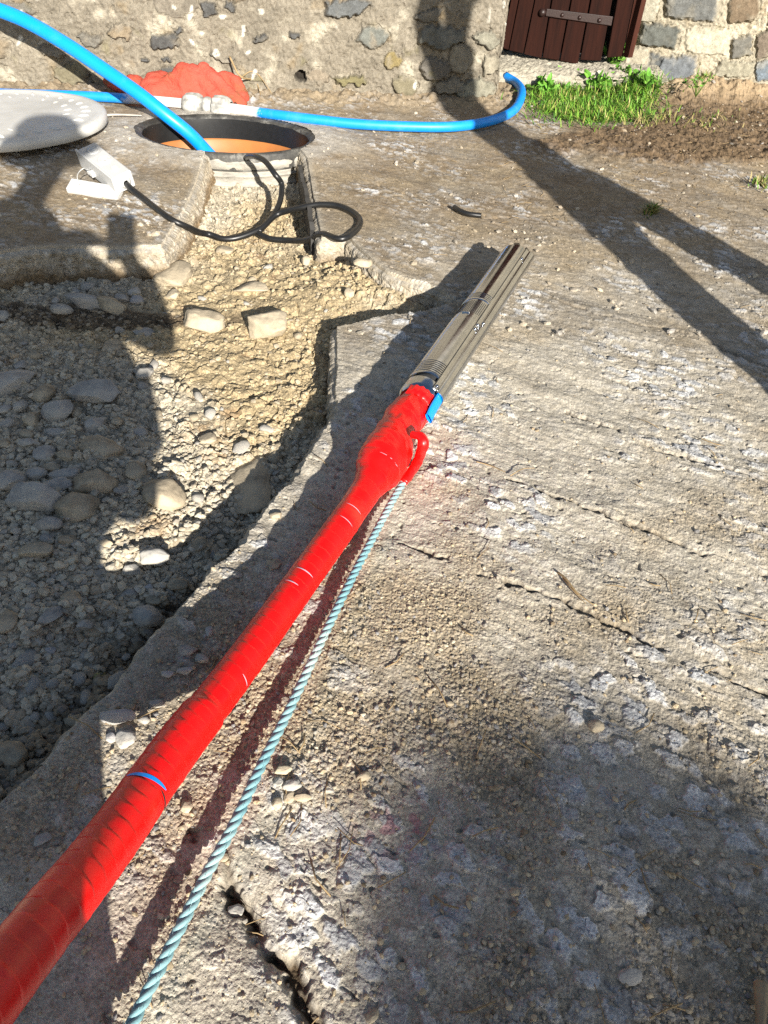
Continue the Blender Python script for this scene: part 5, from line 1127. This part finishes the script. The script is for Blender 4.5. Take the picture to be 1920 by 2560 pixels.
# ------------------------------------------------------------------ the people whose shadows fall across the yard (they stand outside the picture)
def skin(name, J, E, mat, parent=None, sub=2, root=0):
    me = bpy.data.meshes.new(name); me.from_pydata([tuple(map(float, j[:3])) for j in J], E, []); o = put(me, name, mat, parent)
    k = o.modifiers.new('skin', 'SKIN'); k.use_smooth_shade = True
    for i, j in enumerate(J):
        sv = me.skin_vertices[0].data[i]; rr_ = j[3] if len(j) > 3 else .05; sv.radius = (rr_, j[4] if len(j) > 4 else rr_); sv.use_root = (i == root)
    s = o.modifiers.new('subdiv', 'SUBSURF'); s.levels = s.render_levels = sub
    return o
def person(name, K, label, hat=True, fwd=(0, 1, 0), jw=1.):
    """K: joints as world points; body, jacket, trousers, boots, hat"""
    k = {q: np.array(v, float) for q, v in K.items()}; fwd = np.array(fwd, float)
    J = [(*k['pelvis'], .12), (*k['chest'], .13), (*k['neck'], .055), (*k['head'], .085), (*k['crown'], .075)]; E = [(0, 1), (1, 2), (2, 3), (3, 4)]
    for s in 'lr':
        i = len(J); J += [(*k['sh_'+s], .06), (*k['el_'+s], .045), (*k['wr_'+s], .028), (*k['ha_'+s], .035, .02)]; E += [(1, i), (i, i+1), (i+1, i+2), (i+2, i+3)]
        d = k['ha_'+s]-k['wr_'+s]; d /= np.linalg.norm(d); w = np.cross(d, (0, 0, 1)); w /= np.linalg.norm(w)
        for f in range(4):
            a = k['ha_'+s]+w*(f-1.5)*.018+d*.03; b_ = a+d*(.030+.008*(f in (1, 2))); c_ = b_+d*.018-np.array([0, 0, .016]); n = len(J); J += [(*a, .009), (*b_, .0085), (*c_, .007)]; E += [(i+3, n), (n, n+1), (n+1, n+2)]
        a = k['wr_'+s]+d*.03+w*(.035 if s == 'l' else -.035); n = len(J); J += [(*a, .010), (*(a+d*.03), .009)]; E += [(i+3, n), (n, n+1)]
        i = len(J); J += [(*k['hip_'+s], .085), (*k['kn_'+s], .055), (*k['an_'+s], .04), (*(k['an_'+s]+fwd*.14-np.array([0, 0, .05])), .035)]; E += [(0, i), (i, i+1), (i+1, i+2), (i+2, i+3)]
    body = tag(skin(name, J, E, M_skin), label, 'person')
    JJ = [(*(k['pelvis']-np.array([0, 0, .06])), .175*jw, .14*jw), (*(k['pelvis']*.5+k['chest']*.5), .165*jw, .13*jw), (*k['chest'], .16*jw, .13*jw), (*k['neck'], .075)]; EE = [(0, 1), (1, 2), (2, 3)]
    if 'hem' in k: JJ += [(*k['hem'], .10)]; EE += [(0, len(JJ)-1)]
    for s in 'lr':
        i = len(JJ); JJ += [(*k['sh_'+s], .085), (*k['el_'+s], .068), (*(k['wr_'+s]*.85+k['el_'+s]*.15), .05)]; EE += [(2, i), (i, i+1), (i+1, i+2)]
    skin('jacket', JJ, EE, M_navy, body)
    JJ = [(*k['pelvis'], .15*jw)]; EE = []
    for s in 'lr':
        i = len(JJ); JJ += [(*k['hip_'+s], .11), (*k['kn_'+s], .085), (*(k['an_'+s]+np.array([0, 0, .02])), .075)]; EE += [(0, i), (i, i+1), (i+1, i+2)]
    skin('trousers', JJ, EE, M_trous, body)
    for s in 'lr': skin('boot', [(*(k['an_'+s]+np.array([0, 0, .08])), .06), (*(k['an_'+s]-np.array([0, 0, .03])), .055), (*(k['an_'+s]+fwd*.18-np.array([0, 0, .055])), .045)], [(0, 1), (1, 2)], M_boot, body)
    hd = k['head']; V, F = lathe([(.20, -.02), (.17, .012), (.125, .02), (.12, .09), (.095, .125), (.0001, .135)] if hat else [(.105, -.03), (.112, .02), (.10, .08), (.06, .12), (.0001, .13)], 40, tuple(hd+np.array([0, 0, .03])))
    h_ = put(pymesh('hat', V, F), 'hat', M_trous, body); q = h_.modifiers.new('t', 'SOLIDIFY'); q.thickness = .004
    for sx_ in (-1, 1):                          # eyes, ears
        sd_ = np.cross(fwd, (0, 0, 1)); e = [tube([hd+fwd*.078+sd_*sx_*.032+np.array([0, 0, .01]), hd+fwd*.088+sd_*sx_*.032+np.array([0, 0, .01])], .011, 12)]; put(pymesh('eye', *e[0]), 'eye', M_white, body)
    return body
A = lambda u, a, z: UA(u, a, z)
HC = np.array([0, 0, CH])
person('person', dict(hem=A(-.015, -.30, .62), pelvis=A(-.25, -.32, .70), chest=A(-.37, -.27, .99), neck=A(-.28, -.22, 1.20), head=A(-.21, -.19, 1.355), crown=A(-.21, -.19, 1.44),
    sh_l=A(-.52, -.27, 1.05), el_l=A(-.56, -.22, .80), wr_l=HC-D_*.17-R_*.10-U_*.06, ha_l=HC-D_*.115-R_*.065-U_*.05, sh_r=A(-.25, -.25, 1.05), el_r=A(.07, -.26, .73), wr_r=HC-D_*.17+R_*.06-U_*.10, ha_r=HC-D_*.115+R_*.045-U_*.07,
    hip_l=A(-.33, -.32, .66), kn_l=A(-.34, -.22, .38), an_l=A(-.33, -.34, .09), hip_r=A(-.22, -.32, .66), kn_r=A(-.225, -.22, .38), an_r=A(-.225, -.34, .09)),
    'person in a dark jacket and hat holding up a phone to take the picture', jw=1.22)
ph_c = np.array([0, 0, CH])-D_*.022
ph = tag(empty('phone', ph_c), 'black mobile phone held up in front of the photographer', 'phone')
bevel(put(pymesh('shell', *boxvf(ph_c+U_*(-.01), R_*.046, U_*.078, D_*.004), False), 'shell', M_phone, ph), .006, 3)
Qc = G(1535, 535); ac = Qc[0]*math.cos(SUN_AZ)+Qc[1]*math.sin(SUN_AZ); uc = Qc[0]*math.sin(SUN_AZ)-Qc[1]*math.cos(SUN_AZ)
TE = math.tan(SUN_EL); ab = ac-.80/TE
def foot(pa, pb):
    a, b = G(*pa)[:2], G(*pb)[:2]; s2 = np.array([math.cos(SUN_AZ), math.sin(SUN_AZ)]); t = (ab-a@s2)/((b-a)@s2); f = a+(b-a)*t; return f
fl_, fr_ = foot((1500, 600), (1880, 910)), foot((1640, 545), (1900, 690))
ua = lambda f: f[0]*math.sin(SUN_AZ)-f[1]*math.cos(SUN_AZ)
u1, u2 = ua(fl_), ua(fr_); um = uc+.03
BH = dict(pelvis=A(um, ab, .92), chest=A(um-.01, ab, 1.40), neck=A(um-.01, ab, 1.68), head=A(um-.015, ab+.04, 1.84), crown=A(um-.015, ab+.04, 1.93),
    sh_l=A(um-.06, ab-.12, 1.62), el_l=A(um-.17, ab-.02, 1.78), wr_l=A(um-.12, ab+.10, 1.93), ha_l=A(um-.10, ab+.13, 1.99), sh_r=A(um+.01, ab+.12, 1.62), el_r=A(um+.02, ab+.12, 1.30), wr_r=A(um+.02, ab+.20, 1.08), ha_r=A(um+.04, ab+.24, 1.03),
    hip_l=A(um-.07, ab, .88), kn_l=A((u1+um-.09)/2, ab+.03, .48), an_l=A(u1, ab, .09), hip_r=A(um+.07, ab, .88), kn_r=A((u2+um+.09)/2, ab+.03, .48), an_r=A(u2, ab, .09))
person('person', BH, 'person in dark work clothes standing with legs apart to the right', False, (-.34, .94, 0), .70)

# unseen leafy tree, crown shaped along the sun to cast the lower right shade
poly = gx((925, 2600), (905, 2250), (960, 2000), (1060, 1870), (1230, 1800), (1420, 1800), (1600, 1830), (1770, 1880), (1930, 1990), (2150, 2150), (2500, 2800), (1600, 3300), (900, 3000))
gap = gx((1420, 2090), (1475, 2085), (1560, 2220), (1630, 2320), (1700, 2440), (1690, 2560), (1590, 2560), (1540, 2380), (1470, 2230))
r5 = np.random.default_rng(51); LV = []; n_l = 0; a0c = -8.3
lx = r5.uniform(min(p[0] for p in poly), max(p[0] for p in poly), 14000); ly = r5.uniform(-1.1, max(p[1] for p in poly), 14000)
xr, xl = max(p[0] for p in poly), min(p[0] for p in poly)
okp = (inside(lx, ly, poly) | ((ly < .1) & (lx > .0) & (lx < .75)))
gp_ = inside(lx, ly, gap); okp &= ~gp_ & (fbm(lx, ly, .16, 3, 801)+.45 > 0)
lx, ly = lx[okp][:3300], ly[okp][:3300]
ga = lx*math.cos(SUN_AZ)+ly*math.sin(SUN_AZ); gu = lx*math.sin(SUN_AZ)-ly*math.cos(SUN_AZ); la = a0c+r5.normal(size=len(lx))*.55
pos = np.stack([gu*math.sin(SUN_AZ)+la*math.cos(SUN_AZ), -gu*math.cos(SUN_AZ)+la*math.sin(SUN_AZ), (ga-la)*TE], 1)
d1 = r5.normal(size=pos.shape); d1 /= np.linalg.norm(d1, axis=1)[:, None]; d2 = np.cross(d1, r5.normal(size=pos.shape)); d2 /= np.linalg.norm(d2, axis=1)[:, None]
L = r5.uniform(.028, .05, len(pos))[:, None]
V = np.stack([pos-d1*L, pos+d2*L*.5, pos+d1*L, pos-d2*L*.5], 1).reshape(-1, 3); F = np.arange(len(V)).reshape(-1, 4)
tcen = pos.mean(0); tb = np.array([tcen[0], tcen[1], 0.])
tree = tag(empty('tree', tb), 'unseen small leafy tree behind the photographer, shaped to shade the lower right', 'tree')
put(bigmesh('crown', V, F, np.tile(np.array([[.07, .15, .03]]), (len(V), 1)), False), 'crown', M_grass, tree)
br = [tube(spline([tb, tb+np.array([.05, .02, .9]), tcen+np.array([0, 0, -.5])], 20)[0], np.linspace(.07, .03, 20), 12)]
for k in range(9):
    e_ = pos[r5.integers(len(pos))]; br.append(tube(spline([tcen+np.array([0, 0, -.6+.05*k]), (tcen+e_)/2+np.array([0, 0, .02]), e_], 12)[0], np.linspace(.018, .005, 12), 7))
put(pymesh('trunk', *join(br)), 'trunk', M_bark, tree)
